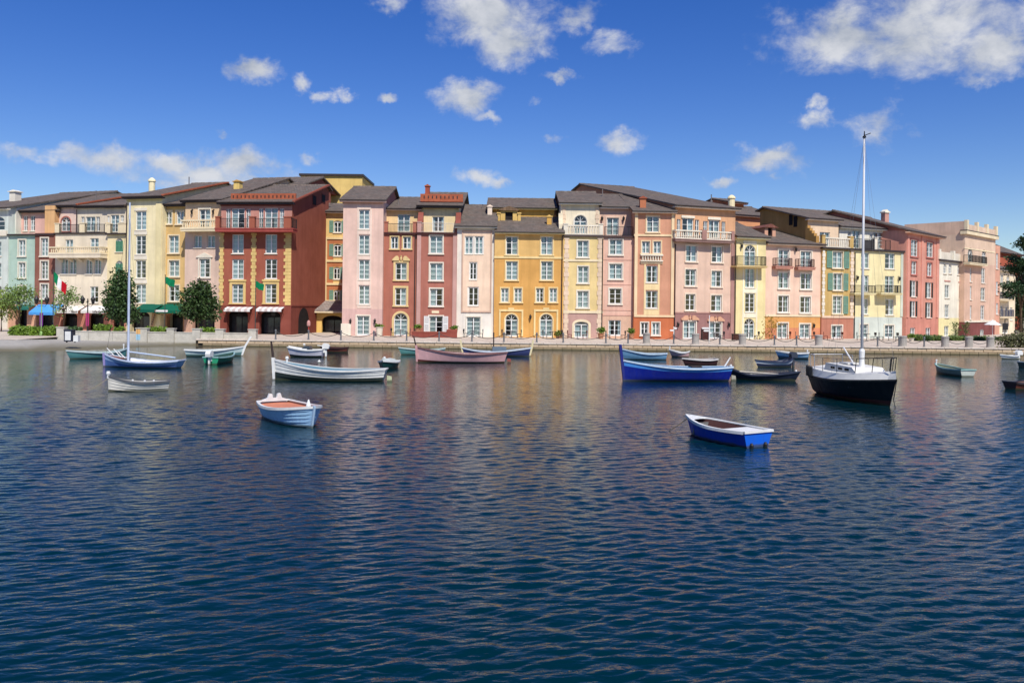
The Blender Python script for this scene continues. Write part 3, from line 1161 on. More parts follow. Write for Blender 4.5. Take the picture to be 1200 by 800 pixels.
    def awning(s, x0, x1, y0, y1, mat, out=1.4, t=0.0, val=.3, stripes=None):
        xm = (x0 + x1) / 2
        z1 = s.sz(xm, y0, t)[1]; z0 = s.sz(xm, y1, t - out)[1]
        a, b = s.sz(x0, y1, t - out)[0], s.sz(x1, y1, t - out)[0]
        mb = MB()
        n = max(4, int((b - a) / .3)) if stripes else 1
        for k in range(n):
            xa, xb = a + (b - a) * k / n, a + (b - a) * (k + 1) / n
            mi = k % 2 if stripes else 0
            mb.prism([(t - .01, z1), (t - .01, z1 - .05), (t - out + .04, z0 + val - .03), (t - out + .04, z0), (t - out, z0), (t - out, z0 + val)], xa, xb, 'x', mi)
        o = mb.obj('awning', [mat, stripes] if stripes else [mat], s.root)
        m2 = MB()
        for c in (a + .05, b - .05):
            m2.tube([(c, t - .02, z0 - .3), (c, t - out + .08, z0 + .05)], .02, 5)
        m2.obj('awning_arm', IRON, o)
        return o

    def lantern(s, px, py, t=0.0):
        a, z = s.sz(px, py, t)
        mb = MB()
        mb.box(a - .05, a + .05, t - .2, t - .002, z + .28, z + .34)
        mb.lathe([(.05, z - .22), (.11, z - .05), (.15, z + .16), (.04, z + .26)], a, t - .24, 6)
        mb.obj('wall_lantern', IRON, s.root)

    def downpipe(s, px, y0, y1, t=0.0):
        a, z1 = s.sz(px, y0, t); z0 = max(.02, s.sz(px, y1, t)[1])
        mb = MB(); mb.tube([(a, t - .09, z0), (a, t - .09, z1)], .055, 6)
        mb.obj('downpipe', GUTTER, s.root)


def C(r, g, b, wear=.5): return stucco((r, g, b), wear)


def rails(B, segs, t, z, h, kind, mat, y=270):
    for (x0, x1) in segs:
        a, b = B.sz(x0, y, t)[0], B.sz(x1, y, t)[0]
        B.railing(a, b, t, z, h, kind, mat)


def posts(B, segs, t, z, h, mat, y=270, d=.3):
    for (x0, x1) in segs:
        a, b = B.sz(x0, y, t)[0], B.sz(x1, y, t)[0]
        mb = MB(); mb.box(a, b, t - .06, t + d, z + .002, z + h); mb.box(a - .05, b + .05, t - .11, t + d + .05, z + h + .002, z + h + .1)
        mb.obj('terrace_pier', mat, B.root)
# ---- far left: pale blue house
B = Bld('house', 'pale blue house cut by the left edge of the photo', -60, 9.5)
m = C(206, 222, 224)
b = B.block(-60, 9.5, 243, depth=17, bands=[(m, 243), (C(232, 226, 214), 357)],
            wins=[W(-16, 6, 253, 270, 'd', arch=2), W(-5, 2, 283, 300), W(-5, 2, 308, 325), W(-5, 2, 335, 352), W(-24, -14, 283, 300), W(-24, -14, 308, 325),
                  W(-30, -5, 364, 389, None, hole=1, arch=2)])
B.bar('cornice', -60, 9.5, 271, 277, OFFW, out=.25)
rf = B.roof(b, 242.5, 225.5, 17, wallm=m, fascia=OFFW, xr=95, xe=5)
B.chimney(*B.sz(18.5, 233, 7)[:1], 7, B.sz(18.5, 233, 7)[1], .95, 1.05, C(238, 234, 226), style='box')

# ---- aqua house with the red-brown bay, pink upper floor
B = Bld('house', 'aqua house with red-brown bay and pink set-back top floor', 9.5, 64.5, off=.2)
aq, rb, pk, sal = C(168, 204, 196), C(150, 92, 78), C(232, 178, 170), C(214, 160, 130)
B.block(9.5, 41, 274, depth=9, bands=[(aq, 274), (sal, 357)],
        wins=[W(22.5, 30.5, 281, 300, trim=OFFW), W(22.5, 30.5, 307.5, 325.5, trim=OFFW), W(22.5, 30.5, 335, 352, trim=OFFW),
              W(19, 32, 361, 388, None, hole=1, arch=2)])
B.block(41, 64.5, 273, t=-.12, depth=9, bands=[(rb, 273), (sal, 357)],
        wins=[W(48.5, 57, 279, 300, trim=OFFW), W(48.5, 57, 306, 327, trim=OFFW), W(48.5, 57, 333, 350, trim=OFFW), W(39 + 4, 62, 364, 388, None, hole=1)])
B.deck(9.5, 64.5, 274, .16, GUTTER, t=-.1, over=.2)
b0 = B.block(9.5, 19.5, 244, 274, t=.8, depth=9, bands=[(C(226, 226, 222), 244)])
b = B.block(19.5, 53, 246, 274, t=1.6, depth=11, bands=[(pk, 246)], wins=[W(28, 33, 253, 270.5), W(36, 41.5, 253, 270.5, 'o')])
B.block(53, 64.5, 241, 274, t=1.0, depth=11, bands=[(C(236, 184, 120), 241)])
B.roof(b, 246, 229, 11.5, wallm=pk, fascia=GUTTER, xr=100, ovs=(.2, 2.2))
B.awning(15, 34, 357, 363, plain((46, 110, 98), .8, .1, name='canvas'), out=1.2)
B.awning(34, 64, 356, 369, plain((82, 156, 222), .8, .1, name='canvas'), out=1.6)

# ---- cream house with the long parapet balcony
B = Bld('house', 'cream house with long solid balcony and white shop awnings', 64.5, 126, off=.1)
cr, yl, sp = C(238, 226, 206), C(242, 226, 178), C(196, 124, 104)
B.block(64.5, 126, 273, depth=9, bands=[(cr, 273), (sp, 358)],
        wins=[W(77, 86, 281, 300, 'g'), W(106, 116, 279, 300, 'g'), W(72, 80, 304, 321), W(82, 90, 304, 321), W(101, 108.5, 304, 321), W(111, 119, 304, 321),
              W(106, 115.5, 335.5, 354.5, 'o'), W(72, 91, 366, 389, None, hole=1, arch=2), W(103, 122, 366, 389, None, hole=1, arch=2)])
B.balcony(58, 118, 289, 297, 302, 1.3, 'bal', cr, CREAM, brackets=5)
a_, c_, z_ = B.deck(64.5, 126, 272.5, .16, GUTTER)
rails(B, [(70, 94), (100, 124)], .12, z_, .95, 'iron', IRON)
posts(B, [(65, 70), (94, 100), (124, 126)], .1, z_, 1.05, CREAM)
b = B.block(64.5, 91, 240, 273, t=1.8, depth=11, bands=[(C(238, 208, 200), 240)], wins=[W(72.5, 83, 254, 271, arch=1, trim=C(190, 110, 100), tw=.12)])
rf = B.roof(b, 239.5, 228, 11.5, rake=(TERRA, 'r'), wallm=C(238, 208, 200), fascia=GUTTER, xr=130)
B.vent(rf, 113, 233, 1.0)
b = B.block(91, 126, 241, 273, t=1.8, depth=10, bands=[(C(234, 222, 204), 241)],
            wins=[W(95.5, 99.5, 254, 271, 'g'), W(101, 112, 254, 271, 'g'), W(113, 117.5, 254, 271, 'g')])
B.roof(b, 240.5, 231, 10, wallm=cr, fascia=GUTTER, ovs=(.1, .3), xr=140)
B.awning(67, 91.5, 358, 367, plain((226, 222, 214), .8, .1, name='canvas'), out=1.3)
B.awning(95, 125, 358, 367, plain((222, 220, 214), .8, .1, name='canvas'), out=1.3)
for (xa, n_) in ((84, 6), (109, 12)):      # lettering on the valances, too small to read in the photograph
    lt = MB(); rs_ = random.Random(xa)
    for q in range(n_):
        a0 = B.sz(xa + 1.15 * q, 365.5, -1.3)[0]; z0 = B.sz(xa, 366.6, -1.3)[1]
        lt.box(a0, a0 + .07, -1.308, -1.295, z0, z0 + rs_.choice((.2, .26, .32)))
        if q % 2: lt.box(a0 + .071, a0 + .14, -1.308, -1.295, z0 + rs_.choice((0, .12)), z0 + .18)
    tag(lt.obj('awning_lettering', GUTTER, B.root), kind='stuff')
B.downpipe(91, 246, 272, t=1.6)

# ---- narrow butter-yellow house with green arched shutters
B = Bld('house', 'narrow butter yellow house with blind green arched shutters behind the tree', 126, 149, off=-.05)
b = B.block(126, 149, 274, depth=9, bands=[(yl, 274), (sp, 358)], wins=[W(136, 144.5, 279, 295, 'c', arch=1), W(136, 144.5, 305.5, 322, 'c', arch=1), W(130, 146, 366, 389, None, hole=1, arch=2)])
for y0, y1 in ((280, 295), (306.5, 322)):
    for q in (0, 1):
        a0, a1 = B.sz(136.1 + 4.2 * q, 300)[0], B.sz(140.3 + 4.2 * q, 300)[0]
        z0, z1 = B.sz(140, y1)[1], B.sz(140, y0 + 2.5)[1]
        link('shutter', shutter_mesh(a1 - a0 - .01, z1 - z0, plain((84, 140, 112), .6, .3, .12, name='green_shutter_paint')), B.root, ((a0 + a1) / 2, .03, z0))
a_, c_, z_ = B.deck(126, 149, 273, .16, GUTTER, over=.3)
rails(B, [(130, 139)], .12, z_, .95, 'iron', IRON)
posts(B, [(126, 130), (139, 149)], .1, z_, 1.05, CREAM)
b = B.block(126, 149, 240.5, 274, t=1.8, depth=10, bands=[(C(234, 222, 204), 240)], wins=[W(124.5 + 2, 128.5, 253, 262, 'g'), W(130, 140, 252, 272, 'g', door=0), W(141.5, 145.5, 252.5, 260, 'g')])
B.roof(b, 240, 230, 10, wallm=cr, fascia=GUTTER, ovs=(.3, .05), xr=150)

# ---- pale yellow tower
B = Bld('house', 'tall pale yellow tower house with one column of white windows', 149, 190, off=-.5)
m = C(243, 231, 186)
b = B.block(149, 190, 230.5, depth=12, bands=[(m, 230)],
            wins=[W(159.5, 172, 247.5, 269.5), W(159.5, 171.5, 276, 298, 'd'), W(159.5, 171.5, 305, 326, 'd'), W(159.5, 171.5, 333, 355),
                  W(151, 176, 364, 389, None, hole=1, arch=2)])
for y0, y1 in ((243.5, 247), (270.5, 275), (299, 304), (327.5, 332)):
    B.bar('window_panel', 158, 173, y0, y1, OFFW, out=.05)
B.bar('pilaster', 183, 189.5, 238, 389, C(240, 226, 172), out=.1)
B.bar('frieze', 149, 190, 231, 236, C(226, 214, 150), out=.04)
rf = B.roof(b, 229.3, 215.5, 12, rake=(TERRA, 'r'), wallm=m, fascia=GUTTER, xr=215)
a, t, z = B.on_roof(rf, 178.5, 220)
B.chimney(a, t, z, .75, 1.2, C(242, 232, 190), style='round')
B.vent(rf, 222, 217, 1.0)
B.awning(157, 181, 356, 366, plain((22, 92, 74), .8, .1, name='canvas'), out=1.6)
B.downpipe(149.6, 238, 360, t=0)

# ---- mustard house
B = Bld('house', 'mustard yellow house under a green awning', 190, 217, off=.3)
m = C(222, 184, 108)
b = B.block(190, 217, 239, depth=10, bands=[(m, 239), (C(196, 140, 96), 357)],
            wins=[W(193.5, 202, 247.5, 262.5, trim=CREAM, tw=.12), W(207.5, 216, 247.5, 262.5, trim=CREAM, tw=.12), W(198.5, 210, 276, 296.5, trim=CREAM), W(198.5, 210.5, 305, 324, trim=CREAM),
                  W(198.5, 210.5, 334, 353, trim=CREAM), W(196, 215, 366, 390, None, hole=1, arch=2)])
rf = B.roof(b, 238.4, 222.5, 13, wallm=m, fascia=GUTTER, xr=245)
B.vent(rf, 228, 229, .9)
B.awning(179.5, 217, 356, 367, plain((18, 98, 76), .8, .1, name='canvas'), out=1.9)
mb = MB(); mb.box(B.sz(180, 365, -1.92)[0], B.sz(197, 365, -1.92)[0], -1.93, -1.905, B.sz(188, 365.4, -1.92)[1], B.sz(188, 363, -1.92)[1]); mb.obj('sign_strip', WHITE, B.root)
mb = MB(); p0, p1 = B.sz(176.5, 385, -1.0), B.sz(182, 366.5, -1.0)
mb.prism([(p0[0], p0[1]), (p0[0] + .35, p0[1]), (p1[0] + .1, p1[1]), (p1[0] - .35, p1[1])], -1.02, -1.0, 'y'); bo = mb.obj('tan_banner', C(206, 164, 116), B.root)
lt = MB()
for q in range(5):
    f = .25 + .14 * q
    lt.box(p0[0] + (p1[0] - p0[0]) * f, p0[0] + (p1[0] - p0[0]) * f + .18, -1.03, -1.021, p0[1] + (p1[1] - p0[1]) * f, p0[1] + (p1[1] - p0[1]) * f + .14)
tag(lt.obj('banner_marks', GUTTER, bo), kind='stuff')

# ---- pink house with cream balustrade balcony
B = Bld('house', 'pink house with cream balustrade balcony behind the round tree', 217, 259, off=-.35)
m, up = C(228, 198, 184), C(238, 204, 164)
b = B.block(217, 259, 234.5, depth=14, bands=[(up, 234), (m, 272), (C(212, 166, 146), 358)],
            wins=[W(234, 247, 245, 268, trim=OFFW, door=0), W(228, 237, 276, 290), W(243.5, 252.5, 276, 290), W(234, 246.5, 303, 325, trim=OFFW, ped='tri'),
                  W(234, 246.5, 333, 353, trim=OFFW), W(226, 252, 365, 391, None, hole=1, arch=2)])
B.balcony(212, 252.5, 257.5, 267.5, 271, 1.3, 'bal', CREAM, CREAM)
B.lantern(226.5, 249); B.lantern(251.5, 249)
rf = B.roof(b, 233.5, 209, 15, rake=None, wallm=up, fascia=GUTTER, xr=318, ovs=(.4, .35), back=4)
br = B.block(292, 356, 217.5, 240, t=15.2, depth=8, bands=[(C(150, 80, 70), 217)])
B.roof(br, 216.4, 208.8, 5, wallm=C(150, 80, 70), fascia=GUTTER, xr=325, xe=325, ovs=(.4, .4))
a, t, z = B.on_roof(rf, 279.5, 221)
B.chimney(a, t, z, .75, .95, C(228, 196, 96), C(206, 160, 60))

# ---- red corner house
B = Bld('house', 'big brick red corner house with yellow quoins and long balcony', 259, 342, d0=92.7, d1=91.9)
m, up, lo, qy = C(172, 88, 62), C(206, 140, 128), C(140, 62, 46), C(232, 198, 112)
b = B.block(259, 342, 239, depth=11.5, bands=[(up, 238), (m, 270), (lo, 358)],
            wins=[W(265.5, 270.5, 245, 267.5), W(272, 287, 244.5, 267.5), W(289, 294, 245, 267.5), W(304, 309, 244, 267), W(311, 326, 243.5, 267), W(328, 333.5, 244, 267),
                  W(272.5, 286, 275, 297), W(311.5, 325, 274.5, 297), W(272.5, 286, 303.5, 327), W(311.5, 325, 303.5, 326.5, 'd'),
                  W(272.5, 285.5, 333, 355, trim=qy, tw=.28, ped='flat'), W(311.5, 324.5, 333, 355, trim=qy, tw=.28, ped='flat'),
                  W(266.5, 291, 363, 391, None, hole=1, arch=2), W(304.5, 329, 364, 392.5, None, hole=1, arch=2)])
for (x0, x1, sd) in ((257.2, 263, 0), (294.6, 301, 0), (333, 341.6, 1)):
    B.quoins(x0, x1, 273, 357.5, qy, bg=qy, side=sd, bh=.36)
bal = B.balcony(252.5, 344, 256, 267.5, 271.5, 1.3, 'iron', C(176, 70, 62), IRON)
for (x0, x1) in ((253, 258), (292.5, 299), (333, 341.5)):
    a0, a1 = B.sz(x0, 262, -1.3)[0], B.sz(x1, 262, -1.3)[0]
    mb = MB(); mb.box(a0, a1, -1.36, -.95, bal['z'] + .035, bal['z'] + bal['h'] + .12); mb.box(a0 - .05, a1 + .05, -1.41, -.9, bal['z'] + bal['h'] + .122, bal['z'] + bal['h'] + .22)
    mb.obj('balcony_pier', m, bal['o'])
B.bar('frieze', 259, 342, 239.5, 241.5, C(150, 70, 64), out=.05)
rf = B.roof(b, 236, 217, 11.5, rake=(plain((150, 82, 66), .8, .2, .2, name='terracotta'), 'r'), wallm=m, fascia=GUTTER, xr=385, xe=320, back=1.0)
# low brick snow wall on the tiles, pierced with dark slots
wpar = MB(); slots = MB()
a0, t0, z0 = B.on_roof(rf, 272, 233); a1, t1, _ = B.on_roof(rf, 350, 231)
wpar.box(a0, B.sz(343, 236, 0)[0], 1.0, 1.25, rf['zE'] + rf['sl'] * 1.3, rf['zE'] + rf['sl'] * 1.5 + .62)
wo = wpar.obj('roof_parapet', TERRA, B.root)
n = 16
for q in range(n):
    c = a0 + .3 + (B.sz(343, 236, 0)[0] - a0 - .6) * q / (n - 1)
    slots.box(c - .06, c + .06, .97, 1.02, rf['zE'] + rf['sl'] * 1.5 + .15, rf['zE'] + rf['sl'] * 1.5 + .42)
tag(slots.obj('parapet_slots', GUTTER, wo), kind='stuff')
for px, py in ((347, 222), (360, 223), (372, 221)): B.vent(rf, px, py, .45)
for x0, x1 in ((262.5, 293), (300.5, 330)):
    B.awning(x0, x1, 359.5, 365, plain((238, 236, 232), .8, .1, name='canvas'), out=.9, val=.25, stripes=plain((206, 190, 186), .8, .1, name='canvas_stripe'))
# right flank: attic slits and the arcade arch's shade painted as a flat dark panel
sx = b['s1']
mb = MB(); mb.box(sx + .003, sx + .02, .004, 11.49, B.sz(342, 358)[1], b['zt'] + .15); mb.obj('side_wall', m, B.root)
for (px, y0, y1) in ((368.8, 229, 241), (379.3, 227.5, 238)):
    k = 0; best = None
    for i in range(260):
        tt = i * .05
        e = abs(B.sz(px, 235, tt)[0] - sx)
        if best is None or e < best[0]: best = (e, tt)
    tt = best[1]
    z1, z0 = B.sz(px, y0, tt)[1], B.sz(px, y1, tt)[1]
    mb = MB(); mb.box(sx - .02, sx + .03, tt - .75, tt + .75, z0, z1); fo = mb.obj('attic_window', lo, B.root)
    m2 = MB(); m2.box(sx + .031, sx + .05, tt - .55, tt + .55, z0 + .1, z1 - .1); m2.obj('pane', DARKIN, fo)
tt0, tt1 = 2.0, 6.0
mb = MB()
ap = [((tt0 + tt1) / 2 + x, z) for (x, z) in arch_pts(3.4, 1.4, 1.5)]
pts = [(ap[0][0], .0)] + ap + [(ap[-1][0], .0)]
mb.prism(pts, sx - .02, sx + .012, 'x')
mb.obj('arch_shade_panel', DARKIN, B.root)
m2 = MB(); m2.box(sx - .01, sx + .05, .0, 11.4, B.sz(342, 359)[1], B.sz(342, 357.5)[1]); m2.obj('string_course', lo, B.root)
B.downpipe(342.4, 262, 391, t=.25)

# ---- yellow block far behind
B = Bld('house', 'plain yellow block rising behind the red corner house', 352, 424, d0=118, d1=118, yref=230)
m = C(232, 198, 100)
b = B.block(352, 424, 206.5, depth=9, bands=[(m, 206)])
a0, a1 = b['s0'], b['s1']
mb = MB(); mb.box(a0 - .2, a1 + .2, -.25, 9.2, b['zt'] + .002, b['zt'] + .3); mb.obj('coping', GUTTER, B.root)

# ---- ochre recess house with green shutters
B = Bld('house', 'recessed yellow and orange house with green shutters and arched gateway', 376, 404, d0=103.5, d1=103.5)
m, pan = C(234, 198, 116), C(198, 118, 62)
b = B.block(374, 408, 248, depth=8, bands=[(m, 247)],
            wins=[W(391.5, 400.5, 258.5, 272.5, 'o', arch=2, sh=GREENSH, sw=.5), W(391.5, 400.5, 286, 300, 'o', arch=2, sh=GREENSH, sw=.5),
                  W(391.5, 399, 313, 327, 'd', arch=2, sh=GREENSH, sw=.5), W(391.5, 399, 340, 352, 'd', arch=2, sh=GREENSH, sw=.5)])
pil = C(240, 216, 160)
B.bar('pilaster', 377, 383.5, 279, 353, pil, out=.16)
for (y0, y1) in ((278, 280.5), (304.5, 307), (331.5, 334), (351.5, 354)):
    B.bar('string_course', 376, 406, y0, y1, pil, out=.13)
for (y0, y1) in ((280.6, 304.4), (307.2, 331.4), (334.2, 351.4)):
    a0, a1 = B.sz(384, 300)[0], B.sz(391.2, 300)[0]
    z1, z0 = B.sz(390, y0)[1], B.sz(390, y1)[1]
    mb = MB(); mb.box(a0, a1, -.02, .01, z0, z1); mb.box(B.sz(400.8, 300)[0], B.sz(406, 300)[0], -.02, .01, z0, z1)
    zt = B.sz(395, {280.6: 285.5, 307.2: 312.5, 334.2: 339.5}[y0])[1]
    mb.box(a1 + .001, B.sz(400.8, 300)[0] - .001, -.02, .01, zt, z1)
    mb.obj('orange_panel', pan, B.root)
B.roof(b, 246.8, 239, 5, wallm=m, fascia=CREAM, ovs=(.4, .2))
# gateway in front of it
b = B.block(367, 410, 364.5, t=-3.2, depth=3.1, bands=[(C(234, 192, 84), 364)], wins=[W(377.5, 402.5, 369.5, 395, None, hole=1, arch=2)])
zE = b['zt']
mb = MB()
mb.prism([(-3.9, zE - .05), (-3.9, zE + .12), (-.1, zE + 1.25), (-.1, zE - .05)], b['s0'] - .4, b['s1'], 'x')
mb.obj('gateway_roof', tile_mat((150, 142, 138)), B.root)
mb = MB(); mb.box(b['s0'] - .42, b['s1'], -3.95, -3.85, zE - .2, zE - .052); mb.obj('cornice', CREAM, B.root)

# ---- pink tower
B = Bld('house', 'tall pink tower house with pale window strip and grey gable roof', 402, 449, off=-.6)
m, lo = C(236, 198, 188), C(222, 180, 178)
b = B.block(402, 449, 235, depth=11, bands=[(m, 234), (lo, 362)],
            wins=[W(421, 433.5, 246, 268.5, 'g'), W(421, 433.5, 275.5, 298, 'g'), W(421, 433.5, 304.5, 327.5, 'g'), W(421, 433.5, 334.5, 356.5, 'c'), W(418.5, 433.5, 370, 393, door=1, trim=OFFW)])
st = C(240, 216, 206)
for (y0, y1) in ((241, 245.5), (269.5, 274.5), (299, 304), (328.5, 334), (357.5, 361)):
    B.bar('window_panel', 419, 435.5, y0, y1, st, out=.05)
for (x0, x1) in ((418.6, 420.8), (433.8, 435.8)):
    B.bar('window_strip', x0, x1, 245.6, 357.4, st, out=.045)
B.bar('frieze', 402, 449, 235.2, 239, C(206, 160, 150), out=.07)
B.bar('plinth', 400.5, 412, 379, 393, OFFW, out=.25)
B.lantern(411.5, 377); B.lantern(440, 377)
B.roof(b, 233.3, 219, 7.5, wallm=C(196, 128, 116), fascia=C(236, 196, 184), xr=440)

# ---- red-brown house with broken pediment
B = Bld('house', 'red-brown house with yellow arched doorway and broken pediment window', 449, 488, off=.1)
m, yq, up = C(182, 106, 86), C(232, 204, 136), C(244, 208, 148)
b = B.block(449, 488, 273.5, depth=9, bands=[(m, 273)],
            wins=[W(458.5, 467.3, 277.5, 291.5, 'o', trim=yq), W(473, 482, 277.5, 291.5, 'r', trim=yq), W(464, 477, 308, 328, 'r', trim=yq, tw=.22, ped='broken'),
                  W(463.5, 476.5, 337.5, 358, 'r', trim=yq, tw=.22), W(462, 478, 366.5, 393.5, 'c', arch=1, door=1, trim=yq, tw=.22)])
a_, c_, z_ = B.deck(449, 489, 272.3, .2, plain((70, 40, 40), .7, .2, name='deck_edge'), over=.2)
rails(B, [(455, 484.5)], .12, z_, .95, 'iron', IRON)
posts(B, [(450.5, 455), (484.5, 488.5)], .1, z_, 1.08, m)
b = B.block(453, 494, 244.5, 273.5, t=1.8, depth=11, bands=[(up, 244)], wins=[W(466.5, 481, 251, 271.5, 'g')])
rf = B.roof(b, 243.4, 231.5, 9, wallm=up, fascia=C(236, 200, 170), xr=475, ovs=(.2, .1))
B.vent(rf, 467, 239, .5)

B.downpipe(487.2, 276, 393)
# ---- red-brown house with lilac pilasters
B = Bld('house', 'red-brown house with lilac pilasters and red chimney on top', 488.5, 535.5, off=-.1)
m, li, up = C(182, 108, 92), C(206, 158, 154), C(246, 222, 168)
b = B.block(488.5, 535.5, 273.5, depth=9, bands=[(m, 273)],
            wins=[W(504.5, 519, 276.5, 297, trim=OFFW), W(504.5, 519, 308.5, 328.5, trim=OFFW), W(504.5, 519, 338.5, 358.5, trim=OFFW),
                  W(503.5, 519.5, 370.5, 389.5, 'l', trim=OFFW, sh=WHITE, sw=.55)])
B.bar('pilaster', 488.8, 493.5, 275, 393, li, out=.08); B.bar('pilaster', 530.8, 535.3, 275, 393, li, out=.08)
B.bar('plaque', 506.5, 515, 364, 367, CREAM, out=.04)
a_, c_, z_ = B.deck(488.5, 536, 272.3, .2, plain((70, 40, 40), .7, .2, name='deck_edge'), over=.2)
rails(B, [(494, 532)], .12, z_, 1.0, 'iron', plain((216, 206, 190), .5, .3, name='pale_railing'))
posts(B, [(489.5, 494)], .1, z_, 1.08, li)
b = B.block(494, 538, 241, 273.5, t=1.8, depth=11, bands=[(up, 240)], wins=[W(507, 521, 254, 271.5)])
rf = B.roof(b, 239.8, 226, 9, wallm=up, fascia=GUTTER, xr=515, over=.7, ovs=(.5, .5))
mb = MB(); mb.box(b['s0'] - .2, b['s1'] + .4, 2.6, 2.85, rf['zE'] + .5, rf['zE'] + 1.35); po = mb.obj('roof_parapet', TERRA, B.root)
sl_ = MB()
for q in range(9):
    c = b['s0'] + (b['s1'] - b['s0']) * (q + .5) / 9
    sl_.box(c - .06, c + .06, 2.57, 2.61, rf['zE'] + .85, rf['zE'] + 1.15)
tag(sl_.obj('parapet_slots', GUTTER, po), kind='stuff')
a, z = B.sz(501.5, 227, 5)
B.chimney(a, 5, z, .5, 1.0, C(176, 78, 56), TERRA)
for sx_, q in ((b['s0'], -1), (b['s1'], 1)):      # stepped brick side walls of the terrace
    mb = MB(); zb = z_
    for k in range(4):
        mb.box(sx_ - .28, sx_ + .28, .45 + .35 * k, .45 + .35 * (k + 1), zb + .004, zb + 1.15 + .4 * k)
    mb.obj('stepped_wall', C(176, 92, 78), B.root)

# ---- white and peach house
B = Bld('house', 'white house with a peach facade panel and steep grey roof', 535.5, 579.5, off=.15)
wh, pe = C(236, 233, 230), C(245, 214, 190)
b = B.block(535.5, 579.5, 265, depth=12, bands=[(wh, 264)],
            wins=[W(545.5, 554.5, 277.5, 297.5), W(557, 566.5, 277.5, 297.5), W(551, 559, 308, 327.5, 'd'), W(549.5, 561, 337, 358, 'd'), W(547, 563.5, 371, 394, 'g', door=1, trim=OFFW, tw=.1)])
def panel_with_holes(B, x0, x1, y0, y1, holes, mat, out, t=0.0, name='facade_panel'):
    ym = (y0 + y1) / 2
    xs = sorted({x0, x1} | {h[0] for h in holes} | {h[1] for h in holes})
    ys = sorted({y0, y1} | {h[2] for h in holes} | {h[3] for h in holes})
    mb = MB()
    for xa, xb in zip(xs, xs[1:]):
        for ya, yb in zip(ys, ys[1:]):
            cx, cy = (xa + xb) / 2, (ya + yb) / 2
            if any(h[0] < cx < h[1] and h[2] < cy < h[3] for h in holes): continue
            mb.box(B.sz(xa, ym, t)[0], B.sz(xb, ym, t)[0], t - out, t + .01, B.sz((x0 + x1) / 2, yb, t)[1], B.sz((x0 + x1) / 2, ya, t)[1])
    return mb.obj(name, mat, B.root)
panel_with_holes(B, 543, 575, 271.5, 364.5, [(544.6, 567.5, 276.6, 298.5), (550, 560, 307, 328.6), (548.4, 562, 336, 359)], pe, .05)
for (x0, x1, y0, y1) in ((541.4, 542.9, 270, 366), (575.1, 576.6, 270, 366), (542.9, 575.1, 270, 271.4), (542.9, 575.1, 364.6, 366)):
    B.bar('panel_moulding', x0, x1, y0, y1, C(212, 176, 158), out=.10, ym=318)
rf = B.roof(b, 264, 240.5, 8, wallm=wh, fascia=OFFW, xr=558, ovs=(.3, .3))
a, t, z = B.on_roof(rf, 574.5, 251)
B.chimney(a, t, z, .5, 1.0, C(232, 214, 200))
for px, py in ((545, 243), (566, 244)): B.vent(rf, px, py, .4)

# ---- wide golden yellow house
B = Bld('house', 'wide golden yellow house with two white arched doors and a dormer', 579.5, 660.5, off=-.1)
lo, up, tr = C(224, 164, 58), C(230, 184, 96), C(244, 218, 150)
b = B.block(579.5, 660.5, 272.5, depth=10, bands=[(up, 272), (lo, 302)],
            wins=[W(593.5, 607, 277, 298.5, trim=tr), W(634.5, 648, 277, 298.5, 'g', trim=tr), W(593.5, 607, 306, 328, trim=tr), W(634.5, 648, 306, 328, trim=tr),
                  W(587.5, 596.5, 337.5, 354, trim=tr), W(603, 612, 337.5, 354, trim=tr), W(628.5, 637.5, 337.5, 354, trim=tr), W(644.5, 653, 337.5, 354, trim=tr),
                  W(592.5, 607, 367.5, 394.5, 'r', arch=1, door=1, trim=tr), W(633, 648, 367.5, 395, 'c', arch=1, door=1, trim=tr)])
B.bar('string_course', 579.5, 660.5, 300.5, 303, tr, out=.07)
for (x0, x1) in ((585.2, 613.6), (626, 654.5)):
    for (p, q, y0, y1) in ((x0, x0 + 2, 365, 394), (x1 - 2, x1, 365, 394), (x0, x1, 362.5, 364.9)):
        B.bar('door_surround', p, q, y0, y1, tr, out=.09, ym=378)
B.bar('door_crest', 596, 603, 360.5, 362.4, tr, out=.09); B.bar('door_crest', 637, 644, 360.5, 362.4, tr, out=.09)
rf = B.roof(b, 271, 255, 5.2, wallm=up, fascia=tr, xr=620, ovs=(.0, .1))
B.lantern(622, 372)
B.downpipe(659.4, 276, 396)
# attic storey behind, its own roof, dormer and chimney
b2 = B.block(574, 650, 243.5, 262, t=5.2, depth=8, bands=[(C(228, 176, 48), 243)])
rf2 = B.roof(b2, 242.6, 233, 5, wallm=C(228, 176, 48), fascia=C(236, 210, 130), xr=612)
a0, a1 = B.sz(587, 250, 3.8)[0], B.sz(607, 250, 3.8)[0]
zb = B.sz(597, 257, 3.8)[1]; zt = B.sz(597, 247, 3.8)[1]
c = (a0 + a1) / 2
mb = MB()
mb.box(c - .95, c - .42, 3.8, 5.15, zb - .3, zt); mb.box(c + .42, c + .95, 3.8, 5.15, zb - .3, zt)
mb.box(c - .42, c + .42, 3.8, 5.15, zt - .15, zt)
do = mb.obj('dormer', C(230, 190, 92), B.root)
mb = MB(); mb.prism([(c - 1.15, zt + .002), (c + 1.15, zt + .002), (c + .9, zt + .22), (c, zt + .5), (c - .9, zt + .22)], 3.55, 5.15, 'y'); mb.obj('dormer_roof', tile_mat((132, 108, 84)), do)
mb = MB(); mb.box(c - .42, c + .42, 4.0, 4.06, zb - .2, zt - .16); mb.obj('pane', DARKIN, do)
